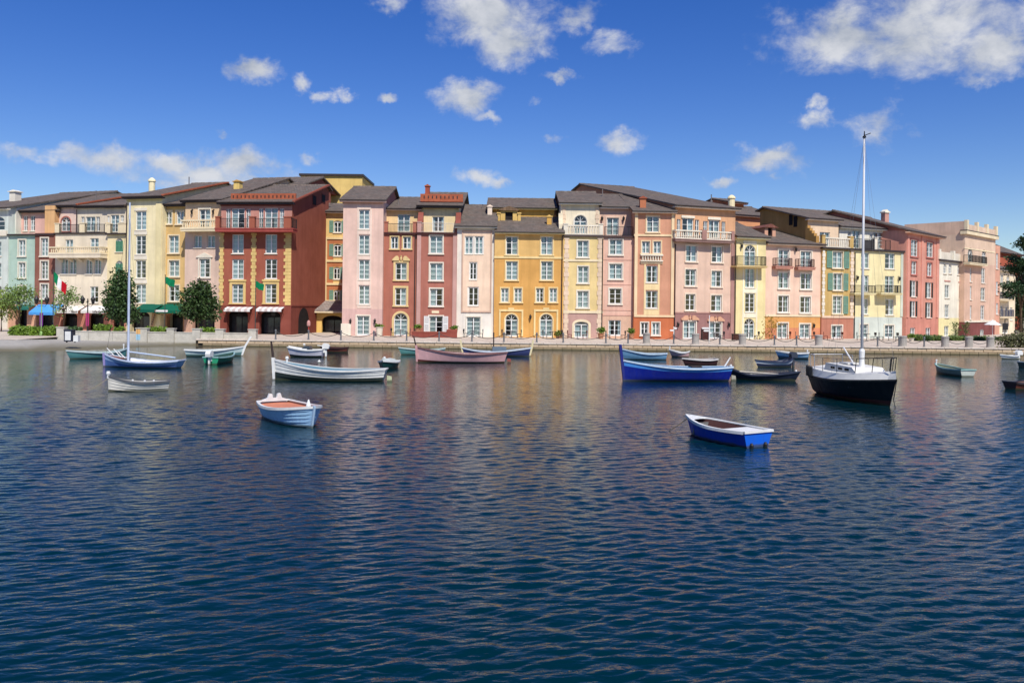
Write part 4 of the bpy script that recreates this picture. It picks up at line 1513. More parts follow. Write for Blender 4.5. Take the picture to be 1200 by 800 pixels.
for q in (-1, 1):
    mb = MB(); mb.box(c + q * 1.15 - .16, c + q * 1.15 + .16, 3.7, 4.6, zb - .3, zt - .35); mb.box(c + q * 1.15 - .22, c + q * 1.15 + .22, 3.62, 4.6, zt - .348, zt - .2); mb.obj('dormer_cheek', C(230, 190, 92), do)
a, t, z = B.on_roof(rf, 644, 262.5)
B.chimney(a, t, z, .5, .95, C(226, 172, 54), C(232, 190, 90))

# ---- light yellow house with quoins
B = Bld('house', 'light yellow house with pink quoins and cream balustraded terrace', 660.5, 707, off=.05)
m, lo, up, qm = C(234, 208, 136), C(198, 156, 150), C(243, 232, 208), C(238, 212, 188)
b = B.block(660.5, 707, 276, depth=9, bands=[(m, 275), (lo, 366)],
            wins=[W(677, 690, 282, 301.5, trim=OFFW, tw=.1), W(677.5, 690, 312, 331.5, trim=OFFW, tw=.1), W(677, 690, 341, 360.5, trim=OFFW), W(673.5, 690, 376.5, 396, 'g', door=1, trim=CREAM, tw=.25, arch=2)])
for (y0, y1) in ((304, 306.5), (364, 367)): B.bar('string_course', 660.5, 707, y0, y1, CREAM, out=.08)
B.quoins(661, 667, 278, 395, qm, bh=.5, bg=C(244, 224, 200)); B.quoins(700, 706.5, 278, 395, qm, bh=.5, bg=C(244, 224, 200))
a_, c_, z_ = B.deck(660.5, 707, 275, .22, plain((86, 74, 70), .7, .2, name='deck_edge'), over=.2)
rails(B, [(666, 702.5)], .14, z_, 1.05, 'bal', OFFW)
posts(B, [(661, 666), (702.5, 707)], .1, z_, 1.12, OFFW)
b = B.block(657.5, 703, 238, 276, t=1.8, depth=11, bands=[(up, 237)], wins=[W(673, 688, 252, 274, 'g', arch=1, trim=OFFW)])
rf = B.roof(b, 236.6, 225, 7, wallm=C(196, 112, 76), fascia=OFFW, xr=678, ovs=(.25, .25))
B.quoins(659, 663.5, 242, 262, qm, t=1.8, bh=.5); B.quoins(698, 702.5, 242, 262, qm, t=1.8, bh=.5)
mb = MB()
sl0 = B.sz(659, 262, 1.0)[0]
for k in range(4): mb.box(b['s0'] - .25, b['s0'] + .2, .5 + .33 * k, .5 + .33 * (k + 1), z_ + .004, z_ + 1.2 + .42 * k)
mb.obj('stepped_wall', up, B.root)

B.downpipe(706.8, 280, 396)
# ---- rose pink house
B = Bld('house', 'rose pink house with iron terrace railing between cream and salmon neighbours', 707, 743.5, off=.2)
m, lo, up = C(233, 186, 170), C(226, 184, 160), C(234, 192, 174)
b = B.block(707, 743.5, 277, depth=9, bands=[(m, 276), (lo, 369)],
            wins=[W(714.5, 730, 280.5, 298.5, 'g', trim=OFFW, tw=.12), W(714.5, 729.5, 309, 327, 'g', trim=OFFW, tw=.12), W(714.5, 728.5, 338, 356, 'd', trim=OFFW, tw=.12), W(713.5, 728, 375, 393.5, 'o', door=1)])
for (y0, y1) in ((304, 304.8), (333, 333.8), (363, 363.8), (368.5, 370)): B.bar('string_course', 707, 743.5, y0, y1, C(224, 172, 158), out=.04)
a_, c_, z_ = B.deck(706, 743.5, 276.2, .2, plain((80, 62, 60), .7, .2, name='deck_edge'), over=.2)
rails(B, [(709, 742)], .12, z_, .98, 'iron', IRON)
b = B.block(703, 743.5, 242.3, 277, t=2.0, depth=11, bands=[(up, 241)], wins=[W(711.5, 725.5, 255.5, 275.5, 'g', trim=C(236, 206, 192))])
rf = B.roof(b, 241.3, 228.3, 9, wallm=up, fascia=C(244, 222, 208), xr=725, ovs=(.1, .3))
B.vent(rf, 706.5, 230, .9)
B.lantern(705.8, 257, t=2.0); B.lantern(731, 257, t=2.0)

# ---- salmon house
B = Bld('house', 'salmon house with cream pilasters and orange ground floor', 743.5, 790.5, off=-.4)
m, lo, tr, pl = C(217, 152, 120), C(206, 106, 48), C(244, 216, 172), C(238, 212, 156)
b = B.block(743.5, 790.5, 247, depth=10, bands=[(m, 246), (lo, 371)],
            wins=[W(758.5, 772.5, 253.5, 272, trim=tr), W(752.5, 762, 283, 297, trim=tr), W(766, 775, 283, 297, trim=tr), W(757.5, 771, 311.5, 331), W(757, 771, 340.5, 361, 'o'),
                  W(751.5, 760, 377.5, 392.5, trim=OFFW, tw=.1), W(764.5, 773.5, 377.5, 392.5, trim=OFFW, tw=.1)])
B.bar('pilaster', 744, 747.5, 248, 369, tr, out=.1); B.bar('pilaster', 786.8, 790.2, 248, 369, tr, out=.1)
for (y0, y1) in ((274.5, 277), (369, 371.5)): B.bar('string_course', 743.5, 790.5, y0, y1, tr, out=.09)
B.bar('sill_band', 751, 777, 306.5, 309, tr, out=.1)
a0, a1 = B.sz(752, 302, 0)[0], B.sz(776, 302, 0)[0]
zz0, zz1 = B.sz(764, 306.4)[1], B.sz(764, 298.3)[1]
B.bar('window_panel', 752, 776, 299, 306.4, C(226, 170, 136), out=.01)
B.railing(a0, a1, -.14, zz0, zz1 - zz0, 'bal', OFFW)
for (y0, y1) in ((332.5, 339.8), (362, 368.8)): B.bar('window_panel', 756, 772.5, y0, y1, pl, out=.05)
for (x0, x1) in ((755, 757.2), (771.2, 773.4)): B.bar('window_strip', x0, x1, 309.2, 368.8, pl, out=.04)
rf = B.roof(b, 246.3, 228.5, 11, wallm=C(206, 146, 116), fascia=C(242, 214, 190), xr=745, ovs=(.3, .2))
a, t, z = B.on_roof(rf, 753.5, 243)
B.chimney(a, t, z, .65, 1.15, C(208, 120, 74), C(170, 84, 56))

# ---- big rose house with orange top floor
B = Bld('house', 'broad rose house with orange top floor and white balustrade balcony', 791, 861.5, off=-.2)
m, up, lo, trm = C(229, 194, 176), C(228, 170, 124), C(164, 116, 116), C(240, 222, 204)
b = B.block(791, 861.5, 243, depth=24, bands=[(up, 242), (m, 284), (lo, 366.5)],
            wins=[W(793.5, 798, 257, 277), W(800, 813, 256, 277), W(815, 819.5, 257.5, 277), W(824.5, 829.5, 259, 279), W(831, 843.5, 258, 279), W(846, 850.5, 260, 279),
                  W(804.5, 817, 287.5, 306.5, trim=trm), W(834.5, 847, 289, 307.5, trim=trm), W(803.5, 816, 315.5, 335, 'o', trim=trm), W(834, 846, 317, 336, 'l', trim=trm),
                  W(803.5, 815, 344.5, 363.5, 'd', trim=trm), W(833.5, 846, 345.5, 364.5, 'c', trim=trm),
                  W(801.5, 815.5, 376.5, 398.5, door=1, trim=OFFW, ped='broken', pedm=C(226, 170, 136)), W(832, 845.5, 377.5, 399.5, door=1, trim=OFFW, ped='broken', pedm=C(226, 170, 136))])
for (x0, x1, y0, y1) in ((798.6, 814, 252.8, 255.6), (829.6, 844.6, 254.6, 257.6)): B.bar('lintel', x0, x1, y0, y1, OFFW, out=.12)
bal = B.balcony(792, 861, 270.5, 281, 284, .8, 'bal', C(150, 116, 112), OFFW)
for (x0, x1) in ((823, 828.5), (857.5, 861)):
    a0, a1 = B.sz(x0, 276, -.8)[0], B.sz(x1, 276, -.8)[0]
    mb = MB(); mb.box(a0, a1, -.87, -.4, bal['z'] + .035, bal['z'] + bal['h'] + .1); mb.obj('balcony_pier', C(176, 130, 124), bal['o'])
B.bar('pilaster', 856.5, 861.3, 286, 398, C(180, 132, 128), out=.08)
B.bar('string_course', 791, 861.5, 365.8, 367.2, C(190, 140, 134), out=.05)
rf = B.roof(b, 241.3, 221.5, 24, wallm=C(206, 142, 112), fascia=C(240, 214, 190), xr=775, over=.6, back=2)
B.vent(rf, 834, 236, .8)
a, t, z = B.on_roof(rf, 858.5, 240)
B.chimney(a - .1, t, z, .75, 1.1, C(242, 228, 186), style='round')
B.lantern(794, 381); B.lantern(853.5, 381); B.downpipe(791.6, 286, 398)

# ---- orange wing behind
B = Bld('house', 'low orange wing with grey roof set behind the yellow tower', 858, 920, d0=112, d1=116, yref=260)
b = B.block(850, 920, 253, depth=10, bands=[(C(232, 160, 108), 252)])
rf = B.roof(b, 252.3, 243.5, 7, wallm=C(206, 112, 72), fascia=C(240, 196, 160), xr=890)
b2 = B.block(855, 872, 239, 250, t=6, depth=8, bands=[(C(216, 124, 80), 239)])
B.roof(b2, 238.5, 234.5, 3.5, wallm=C(216, 124, 80), fascia=C(226, 150, 110), xr=862)

# ---- yellow tower with the iron balcony
B = Bld('house', 'narrow lemon yellow house with arched window over an iron balcony', 861.5, 897.5, off=-.35)
m, st = C(243, 227, 162), C(246, 238, 214)
b = B.block(861.5, 897.5, 278, depth=10, bands=[(m, 277)],
            wins=[W(873, 886, 287, 312, 'c', arch=1), W(873.5, 885, 315, 337, 'g'), W(873.5, 885, 344, 365.5, 'd'), W(872.5, 884.5, 373, 400, 'c', arch=1, door=1)])
for (y0, y1) in ((282, 286.6), (338, 343.3), (366.4, 372)): B.bar('window_panel', 871.5, 887, y0, y1, st, out=.045)
for (x0, x1) in ((870.4, 872.2), (886.4, 888)): B.bar('window_strip', x0, x1, 287, 399, st, out=.04)
B.balcony(864, 899.5, 300.5, 311.5, 313.5, 1.1, 'iron', C(226, 198, 130), IRON)
rf = B.roof(b, 276.6, 261, 6, wallm=m, fascia=C(246, 236, 190), xr=872, ovs=(.1, .3))
B.lantern(868.5, 289); B.downpipe(862.4, 282, 400)

# ---- pale pink house with twin balconies
B = Bld('house', 'pale pink house with twin small iron balconies and orange ground floor', 897.5, 963.5, off=.1)
m, lo, lo2 = C(242, 204, 184), C(228, 160, 72), C(218, 134, 88)
b = B.block(897.5, 963.5, 286, depth=10, bands=[(m, 285), (lo, 371), (lo2, 384)],
            wins=[W(912.5, 925, 293, 314, 'c', trim=OFFW), W(938.5, 951, 294.5, 315.5, 'c', trim=OFFW), W(912.5, 925, 319, 338, trim=OFFW), W(938.5, 951, 320, 339, trim=OFFW),
                  W(912, 924.5, 346.5, 366, 'o', trim=OFFW), W(938, 950, 347.5, 366.5, 'o', trim=OFFW), W(911.5, 923.5, 378.5, 399, door=1, trim=OFFW), W(937.5, 949.5, 379.5, 400, door=1, trim=OFFW)])
B.bar('string_course', 897.5, 963.5, 368.8, 371, CREAM, out=.06)
for (x0, x1, d) in ((909.5, 930, 0), (936, 956, 1.2)):
    B.balcony(x0, x1, 302.5 + d, 312 + d, 315 + d, .7, 'iron', C(206, 140, 124), plain((84, 44, 44), .5, .4, name='wrought_iron'))
rf = B.roof(b, 284.6, 267.5, 9, wallm=m, fascia=C(244, 214, 186), xr=905, ovs=(.1, .2))
a, t, z = B.on_roof(rf, 903, 277)
mb = MB(); mb.box(a - .75, a - .3, t, t + 3, z - .4, z + 1.0); mb.box(a + .3, a + .75, t, t + 3, z - .4, z + 1.0); do = mb.obj('dormer', C(226, 168, 140), B.root)
mb = MB(); mb.prism([(a - 1.0, z + 1.0), (a + 1.0, z + 1.0), (a, z + 1.45)], t - .25, t + 3, 'y'); mb.obj('dormer_roof', tile_mat((126, 84, 74)), do)
mb = MB(); mb.box(a - .3, a + .3, t + .3, t + .36, z - .3, z + .99); mb.obj('pane', DARKIN, do)
B.lantern(932, 293); B.lantern(953, 382)

# ---- olive ochre house with green shutters
B = Bld('house', 'olive ochre house with pale green shutters and white quoins', 963.5, 1001, off=-.15)
m, lo, up, och = C(206, 170, 88), C(194, 122, 98), C(242, 212, 182), C(196, 148, 62)
b = B.block(963.5, 1001, 291, depth=9, bands=[(m, 290), (lo, 372)],
            wins=[W(976, 988, 295, 314, trim=CREAM, tw=.1, sh=GREENSH), W(976.5, 987.5, 320.5, 340, 'g', trim=CREAM, tw=.1, sh=GREENSH), W(976, 987, 347, 367.5, trim=CREAM, tw=.14, sh=GREENSH, sides='r'),
                  W(975, 987, 381.5, 400, 'g', door=1, trim=OFFW)])
B.quoins(963.6, 967, 293, 370, OFFW, bh=.4); B.quoins(996.5, 1000.8, 293, 370, C(244, 222, 200), bh=.4)
B.bar('string_course', 963.5, 1001, 370, 372.5, C(240, 206, 180), out=.08)
a_, c_, z_ = B.deck(963.5, 1001, 290, .2, plain((66, 58, 56), .7, .2, name='deck_edge'), over=.25)
rails(B, [(968, 995.5)], .14, z_, 1.15, 'bal', OFFW)
posts(B, [(963.8, 967.5), (996, 1000.5)], .1, z_, 1.3, m)
b = B.block(947, 983, 258, 291, t=2.2, depth=8.5, bands=[(up, 257)], wins=[W(961, 973, 272, 289, 'g'), ])
rf = B.roof(b, 256.8, 244.5, 7.6, wallm=och, fascia=C(244, 220, 196), xr=925, ovs=(.4, .3), back=.9)
sx = b['s0']
zm = B.sz(947, 270, 2.2)[1]
mb = MB(); mb.box(sx - .06, sx - .003, 2.2, 10.65, B.sz(947, 292, 2.2)[1], b['zt'] + .02); mb.obj('side_wall', och, B.root)
for (px, y0, y1) in ((927.5, 251.5, 264), (933.5, 253.5, 266)):
    best = min(((abs(B.sz(px, 258, q * .1)[0] - sx), q * .1) for q in range(20, 220)))
    tt = best[1]; z1, z0 = B.sz(px, y0, tt)[1], B.sz(px, y1, tt)[1]
    mb = MB(); mb.box(sx - .1, sx - .062, tt - .30, tt + .30, z0, z1); mb.obj('attic_window', DARKIN, B.root)
mb = MB()
for k in range(5): mb.box(sx - .3, sx + .15, .5 + .35 * k, .5 + .35 * (k + 1), z_ + .004, z_ + 1.3 + .33 * k)
mb.obj('stepped_wall', och, B.root)

# ---- pale yellow house with aqua ground floor
B = Bld('house', 'pale lemon house with aqua ground floor behind the tall sailboat mast', 1001, 1062.5, off=.15)
m, lo, up = C(242, 230, 174), C(204, 218, 216), C(238, 236, 228)
b = B.block(1001, 1062.5, 293.5, depth=9, bands=[(m, 292), (lo, 371.5)],
            wins=[W(1009.5, 1019, 296, 314.5, 'g'), W(1037.5, 1049, 296.5, 315, 'r'), W(1009.5, 1018.5, 322.5, 342, 'g'), W(1037.5, 1048, 323.5, 343, 'g'),
                  W(1009.5, 1018, 350, 368, 'g'), W(1038, 1048, 350.5, 369, 'r'), W(1008, 1017.5, 380, 399.5, 'c', door=1, trim=OFFW), W(1037, 1047.5, 381, 400, 'c', door=1, trim=OFFW)])
B.bar('pilaster', 1055.5, 1062.3, 296, 371, C(198, 214, 206), out=.07)
for (x0, x1) in ((1002, 1027), (1033, 1057.5)):
    B.balcony(x0, x1, 334.5, 343.5, 345.5, 1.0, 'iron', C(236, 224, 170), IRON)
a_, c_, z_ = B.deck(1001, 1062.5, 292.5, .22, plain((60, 54, 54), .7, .2, name='deck_edge'), over=.25)
rails(B, [(1003, 1024.5), (1029, 1044)], .14, z_, 1.2, 'iron', IRON)
posts(B, [(1025.5, 1028.5)], .1, z_, 1.3, OFFW)
mb = MB(); a0, a1 = B.sz(1012, 290, .3)[0], B.sz(1025, 290, .3)[0]
mb.box(a0, a1, .3, .34, z_ + .05, z_ + 1.1); mb.obj('screen', plain((88, 84, 86), .7, .2, name='grey_screen'), B.root)
b = B.block(984, 1048, 269, 293.5, t=2.2, depth=12, bands=[(up, 267)],
            wins=[W(994, 998, 271, 291, 'g'), W(999.5, 1008, 270, 291, 'g'), W(1019.5, 1023, 273.5, 291.5, 'g'), W(1024, 1036, 272.5, 291.5, 'g'), W(1037, 1041, 274.5, 291.5, 'g')])
rf = B.roof(b, 267, 249.5, 9, wallm=up, fascia=OFFW, xr=1000, ovs=(.2, .3))
mb = MB(); sx = B.sz(1060, 285, .3)[0]
for k in range(6): mb.box(sx - .35, sx + .3, .1 + .35 * k, .1 + .35 * (k + 1), z_ + .004, z_ + 1.1 + .22 * k)
mb.box(B.sz(1045, 285, 2.1)[0], sx + .3, 2.205, 2.4, z_ + .004, z_ + 2.6)
mb.obj('stepped_wall', C(110, 106, 108), B.root)
B.lantern(1004, 326); B.lantern(1053, 327); B.downpipe(1002, 296, 400)
a, z = B.sz(1037.5, 257, 9)
B.chimney(a, 9, z - .5, .7, 1.7, C(206, 150, 140), C(240, 236, 226), style='box')

# ---- salmon house with black shutters
B = Bld('house', 'salmon pink house with black shutters at the bend of the harbour', 1062.5, 1101, off=-.4)
m, m2_ = C(226, 152, 134), C(216, 138, 122)
b = B.block(1062.5, 1101, 273, depth=13, bands=[(m, 272), (m2_, 372)],
            wins=[W(1067.5, 1076, 281, 300.5, 'c', trim=C(206, 116, 106)), W(1086, 1094, 284, 301.5, 'g', trim=C(206, 116, 106)), W(1068, 1074.5, 306, 321.5, 'c', trim=C(206, 116, 106), tw=.12), W(1086.5, 1092.5, 308, 323.5, 'c', trim=C(206, 116, 106), tw=.12),
                  W(1068, 1074, 329, 347.5, 'c', sh=BLACKSH, sw=.4), W(1086, 1092, 331, 349, 'c', sh=BLACKSH, sw=.4), W(1068, 1073.5, 353, 371, 'c', sh=BLACKSH, sw=.4), W(1086, 1091.5, 354.5, 372, 'c', sh=BLACKSH, sw=.4),
                  W(1067, 1073, 384, 395), W(1085, 1091, 384, 395, 'o')])
for x0, x1 in ((1063, 1065), (1079.5, 1081.5), (1097.5, 1100)): B.bar('pilaster', x0, x1, 276, 372, C(232, 156, 140), out=.1)
rf = B.roof(b, 272, 249, 9, wallm=C(190, 108, 92), fascia=C(240, 190, 160), xr=990, over=.6, ovs=(.5, .5), back=2, xe=1081)

# ---- white house with parapet
B = Bld('house', 'white house with roof parapet and lemon ground floor beside the hedge', 1101, 1136.5, off=-.6)
m, lo = C(243, 241, 230), C(244, 234, 172)
b = B.block(1101, 1136.5, 307.5, depth=10, bands=[(m, 306), (lo, 372.5)],
            wins=[W(1106, 1109.7, 308.8, 320.5, 'g', arch=1), W(1112, 1115.7, 309.2, 320.5, 'g', arch=1), W(1122.3, 1126, 310.5, 322, 'g', arch=1), W(1128.5, 1132.2, 311, 322.5, 'g', arch=1),
                  W(1107.5, 1113, 334, 349, 'g'), W(1124, 1129.5, 335, 350.5, 'g'), W(1107.5, 1112.5, 357, 372, 'g'), W(1124, 1129, 358, 372.5, 'g'), W(1107, 1112.5, 382, 396.5, door=1), W(1123, 1129, 383, 397, 'd', door=1)])
for (x0, x1, y) in ((1107, 1114, 328.5), (1123.5, 1130.5, 330)): B.bar('plaque', x0, x1, y, y + 1.6, C(214, 150, 140), out=.05)
a0, a1, zt = b['s0'], b['s1'], b['zt']
mb = MB(); mb.box(a0 - .25, a1 + .25, -.3, .3, zt + .002, zt + .22); mb.obj('cornice', GUTTER, B.root)
mb = MB(); mb.box(a0, a1, -.1, .15, zt + .222, zt + 1.2)
mb.obj('parapet', C(232, 226, 214), B.root)
for x in (1102, 1118.5, 1135):
    a = B.sz(x, 302, -.15)[0]
    mb = MB(); mb.box(a - .28, a + .28, -.2, .25, zt + .223, zt + 1.5); mb.obj('terrace_pier', m, B.root)
b2 = B.block(1099, 1116, 284, 308, t=3, depth=8, bands=[(m, 283)], wins=[W(1104, 1110.5, 289, 303, 'd', arch=1)])
B.roof(b2, 282.5, 278, 5, wallm=m, fascia=OFFW, xr=1105)

# ---- tan pink house with parapet
B = Bld('house', 'tall tan pink house with maroon ground floor and roof parapet', 1136.5, 1166.5, off=-2.2)
m, lo, up = C(226, 186, 166), C(134, 68, 68), C(230, 200, 178)
b = B.block(1130.5, 1166.5, 277.5, depth=8, bands=[(up, 277), (m, 309), (lo, 377)],
            wins=[W(1134.5, 1140.5, 290.5, 308, 'g', arch=1), W(1151, 1156, 292.5, 309.5, 'g', arch=1), W(1150.5, 1155, 314, 331.5, 'g'), W(1149.5, 1155, 337, 352, 'g'), W(1149.5, 1154, 358, 374.5, 'r'), W(1149, 1153.5, 386, 396, 'c'),
                  W(1137, 1139.3, 335, 351), W(1137, 1139.3, 358, 374), W(1137, 1139.3, 314, 330)])
B.bar('string_course', 1130.5, 1166.5, 375.5, 377.5, OFFW, out=.1)
B.bar('string_course', 1130.5, 1166.5, 292.6, 294, CREAM, out=.05)
B.balcony(1137, 1158, 300, 308.5, 311, .8, 'iron', CREAM, IRON)
a0, a1, zt = b['s0'], b['s1'], b['zt']
mb = MB(); mb.box(a0 - .3, a1 + .3, -.35, .5, zt + .002, zt + .45); mb.obj('cornice', CREAM, B.root)
mb = MB(); mb.box(a0 - .32, a1 + .32, -.37, .52, zt + .452, zt + .56); mb.obj('gutter', GUTTER, B.root)
mb = MB(); mb.box(a0, a1, -.2, 0.0, zt + .562, zt + 1.35)
mb.obj('parapet', C(228, 200, 178), B.root)
for q in range(4):
    c = a0 + .3 + (a1 - a0 - .6) * q / 3
    mb = MB(); mb.box(c - .32, c + .32, -.3, .1, zt + .563, zt + 1.9); mb.obj('terrace_pier', CREAM, B.root)
mb = MB(); mb.box(a0, a0 + .3, .53, 7.95, zt + .003, zt + 1.75); mb.box(a0, a0 + .3, .12, .528, zt + .562, zt + 1.75); mb.obj('parapet', C(226, 192, 172), B.root)

# ---- cream house with blue-grey balconies, far right
B = Bld('house', 'cream house with stacked iron balconies next to the pine at right', 1166.5, 1190, off=.5)
m = C(243, 228, 200)
b = B.block(1166.5, 1172, 288, depth=10, t=-.8, bands=[(C(226, 164, 140), 287)], wins=[W(1167.6, 1170.4, 297, 315, 'g'), W(1167.6, 1170.4, 330, 345, 'g'), W(1167.6, 1170.4, 355, 368, 'g')])
b2 = B.block(1172, 1190, 316, depth=9, bands=[(m, 315)],
             wins=[W(1173, 1176.5, 322, 334, 'g'), W(1180, 1183.5, 324, 336, 'g'), W(1173, 1176, 358, 374, 'd'), W(1178.5, 1181.5, 359, 375, 'd'), W(1184, 1187, 360, 375, 'd'), W(1175, 1182, 380, 395, 'd', door=1)])
B.roof(b2, 315, 309, 5, wallm=m, fascia=OFFW)
for (ys, d) in ((350.5, 0), (371, 0)):
    B.balcony(1172.5, 1189.5, ys - 8, ys, ys + 2, .9, 'iron', CREAM, plain((78, 82, 104), .5, .4, name='wrought_iron'))
b3 = B.block(1168, 1196, 296, t=9.5, depth=10, bands=[(C(198, 92, 58), 296)])
B.roof(b3, 295.5, 287, 5, wallm=C(198, 92, 58), fascia=C(206, 116, 84))
# ---------------------------------------------------------------- boats
def paint(r, g, b, rough=.35): return plain((r, g, b), rough, .45, .10, 2.2, name='boat_paint')


BW, BROWN, DKWOOD = paint(234, 234, 230), paint(96, 52, 42, .6), paint(58, 44, 40, .7)
RIG = plain((130, 132, 136), .4, .5, .05, name='rigging_wire')
ROPE = plain((150, 140, 116), .9, .1, name='rope')


class Boat:
    def __init__(s, name, label, bow, stern, beam, H=.4, br=.35, sr=.1, tr=.6, fl=.55, rake=.35, srake=.1, lower=None, upper=None, split=.55,
                 gun=BW, inside=None, strakes=0, keel=-.2, cat='boat', thw=(.25, .55), world=None, floor=.06, group='moored boats', round_=.6, transom=None, bowp=2.3):
        if world:
            Pb, Ps = Vector(world[0]), Vector(world[1])
        else:
            Pb, Ps = on_z(bow[0], bow[1], 0), on_z(stern[0], stern[1], 0)
        s.L = (Pb - Ps).length
        c = (Pb + Ps) / 2
        d = Pb - Ps
        s.root = empty(name, (c.x, c.y, 0), math.atan2(d.y, d.x))
        tag(s.root, label, cat, group)
        s.B, s.H, s.br, s.sr, s.tr, s.fl, s.rake, s.srake, s.keel, s.rd = beam, H, br, sr, tr, fl, rake, srake, keel, round_
        s.bowp = bowp
        N = 28
        us = [i / N for i in range(N + 1)]
        vs = []
        if strakes:
            for k in range(strakes):
                vs += [(k / strakes, .028), ((k + 1) / strakes - .002, 0.0)]
            vs[0] = (0, 0)
        else:
            vs = [(k / 9, 0) for k in range(10)]
        mb = MB()
        M = len(vs)
        for sd in (1, -1):
            b0 = len(mb.v)
            for u in us:
                for (v, off) in vs:
                    x, y, z = s.pt(u, v)
                    mb.v.append((x, sd * (y + (off if y > .03 else 0)), z))
            for i in range(N):
                for j in range(M - 1):
                    q = [b0 + i * M + j, b0 + (i + 1) * M + j, b0 + (i + 1) * M + j + 1, b0 + i * M + j + 1]
                    mb.f.append(tuple(q if sd < 0 else reversed(q)))
                    mb.m.append(0 if (vs[j][0] + vs[j + 1][0]) / 2 < split else 1)
        hull = mb.obj('hull', [lower, upper or lower], s.root, smooth=not strakes)
        if tr > 0.02:
            tb = MB()
            ring = [s.pt(0, v) for (v, _) in vs]
            tb.poly([(x - .004, -y, z) for (x, y, z) in ring] + [(x - .004, y, z) for (x, y, z) in reversed(ring)])
            tb.poly([(x + .04, y, z) for (x, y, z) in ring] + [(x + .04, -y, z) for (x, y, z) in reversed(ring)])
            tb.obj('transom', transom or upper or lower, s.root)
        ib = MB()
        ins = inside or BROWN
        v0 = max(.05, (floor - keel) / (H - keel))
        rows = [v0, (v0 + 1) / 2, .995]
        for sd in (1, -1):
            b0 = len(ib.v)
            for u in us:
                for v in rows:
                    x, y, z = s.pt(u, v, True)
                    ib.v.append((x * .99, sd * max(0, y - .045), z))
            for i in range(N):
                for j in range(2):
                    q = [b0 + i * 3 + j, b0 + (i + 1) * 3 + j, b0 + (i + 1) * 3 + j + 1, b0 + i * 3 + j + 1]
                    ib.f.append(tuple(q)); ib.m.append(0)
        for i in range(N):
            a, b_ = s.pt(us[i], v0, True), s.pt(us[i + 1], v0, True)
            ya, yb = max(0, a[1] - .045), max(0, b_[1] - .045)
            ib.poly([(a[0] * .99, -ya, a[2]), (b_[0] * .99, -yb, b_[2]), (b_[0] * .99, yb, b_[2]), (a[0] * .99, ya, a[2])])
        ib.obj('lining', ins, s.root)
        gb = MB()
        for sd in (1, -1):
            P = []
            for u in us:
                x, y, z = s.pt(u, 1)
                P.append((x, y, z))
            for i in range(N):
                a, b_ = P[i], P[i + 1]
                A = [(a[0], sd * (a[1] + .035), a[2]), (a[0], sd * max(0, a[1] - .06), a[2]), (a[0], sd * max(0, a[1] - .06), a[2] + .035), (a[0], sd * (a[1] + .035), a[2] + .035),
                     (a[0], sd * (a[1] + .035), a[2] - .05)]
                Bq = [(b_[0], sd * (b_[1] + .035), b_[2]), (b_[0], sd * max(0, b_[1] - .06), b_[2]), (b_[0], sd * max(0, b_[1] - .06), b_[2] + .035), (b_[0], sd * (b_[1] + .035), b_[2] + .035),
                      (b_[0], sd * (b_[1] + .035), b_[2] - .05)]
                gb.poly([A[3], Bq[3], Bq[2], A[2]]); gb.poly([A[4], Bq[4], Bq[3], A[3]]); gb.poly([A[2], Bq[2], Bq[1], A[1]])
        if tr > .02:
            x, y, z = s.pt(0, 1)
            gb.box(x - .04, x + .06, -y, y, z - .03, z + .038)
        gb.obj('gunwale', gun, s.root)
        for u in thw:
            x, y, z = s.pt(u, .78, True)
            tb = MB(); tb.box(x - .13, x + .13, -y + .03, y - .03, z, z + .04)
            tb.obj('thwart', gun, s.root)
        s.hull = hull

    def sheer(s, u):
        z = s.H
        if u > .35: z += s.br * ((u - .35) / .65) ** 2
        else: z += s.sr * ((.35 - u) / .35) ** 2
        return z

    def f(s, u):
        if u < .42: return s.tr + (1 - s.tr) * (1 - ((.42 - u) / .42) ** 2)
        return 1 - ((u - .42) / .58) ** s.bowp

    def pt(s, u, v, inner=False):
        sh = s.sheer(u)
        z = s.keel + (sh - s.keel) * v
        w_ = s.B / 2 * s.f(u)
        y = w_ * (s.fl * min(1, v * 3.2) ** s.rd + (1 - s.fl) * v) if v > 0 else 0
        wl = (z - s.keel) / (sh - s.keel)
        x = s.L * (u - .5) + s.rake * wl * u ** 5 - s.srake * wl * (1 - u) ** 5
        return (x, max(0.0, y), z)

    def stem(s, h, mat, lean=.1, wdt=.07, name='stem_post', u=1.0):
        x, y, z = s.pt(u, 1)
        sg = 1 if u > .5 else -1
        x0, _, z0 = s.pt(u, .05)
        mb = MB()
        mb.prism([(x0 - .02 * sg, z0), (x0 + .10 * sg, z0), (x + .07 * sg, z), (x + .07 * sg + lean * h * sg, z + h), (x - .07 * sg + lean * h * sg, z + h), (x - .09 * sg, z)], -wdt, wdt, 'y')
        return mb.obj(name, mat, s.root)

    def cover(s, u0, u1, mat, dz=-.03, camber=.05, name='cover'):
        mb = MB(); n = 14
        for i in range(n):
            a, b_ = s.pt(u0 + (u1 - u0) * i / n, 1), s.pt(u0 + (u1 - u0) * (i + 1) / n, 1)
            ya, yb = max(.0, a[1] - .05), max(.0, b_[1] - .05)
            for k in range(4):
                f0, f1 = -1 + k * .5, -.5 + k * .5
                mb.poly([(a[0], ya * f0, a[2] + dz + camber * (1 - f0 * f0)), (b_[0], yb * f0, b_[2] + dz + camber * (1 - f0 * f0)),
                         (b_[0], yb * f1, b_[2] + dz + camber * (1 - f1 * f1)), (a[0], ya * f1, a[2] + dz + camber * (1 - f1 * f1))])
        return mb.obj(name, mat, s.root, smooth=True)

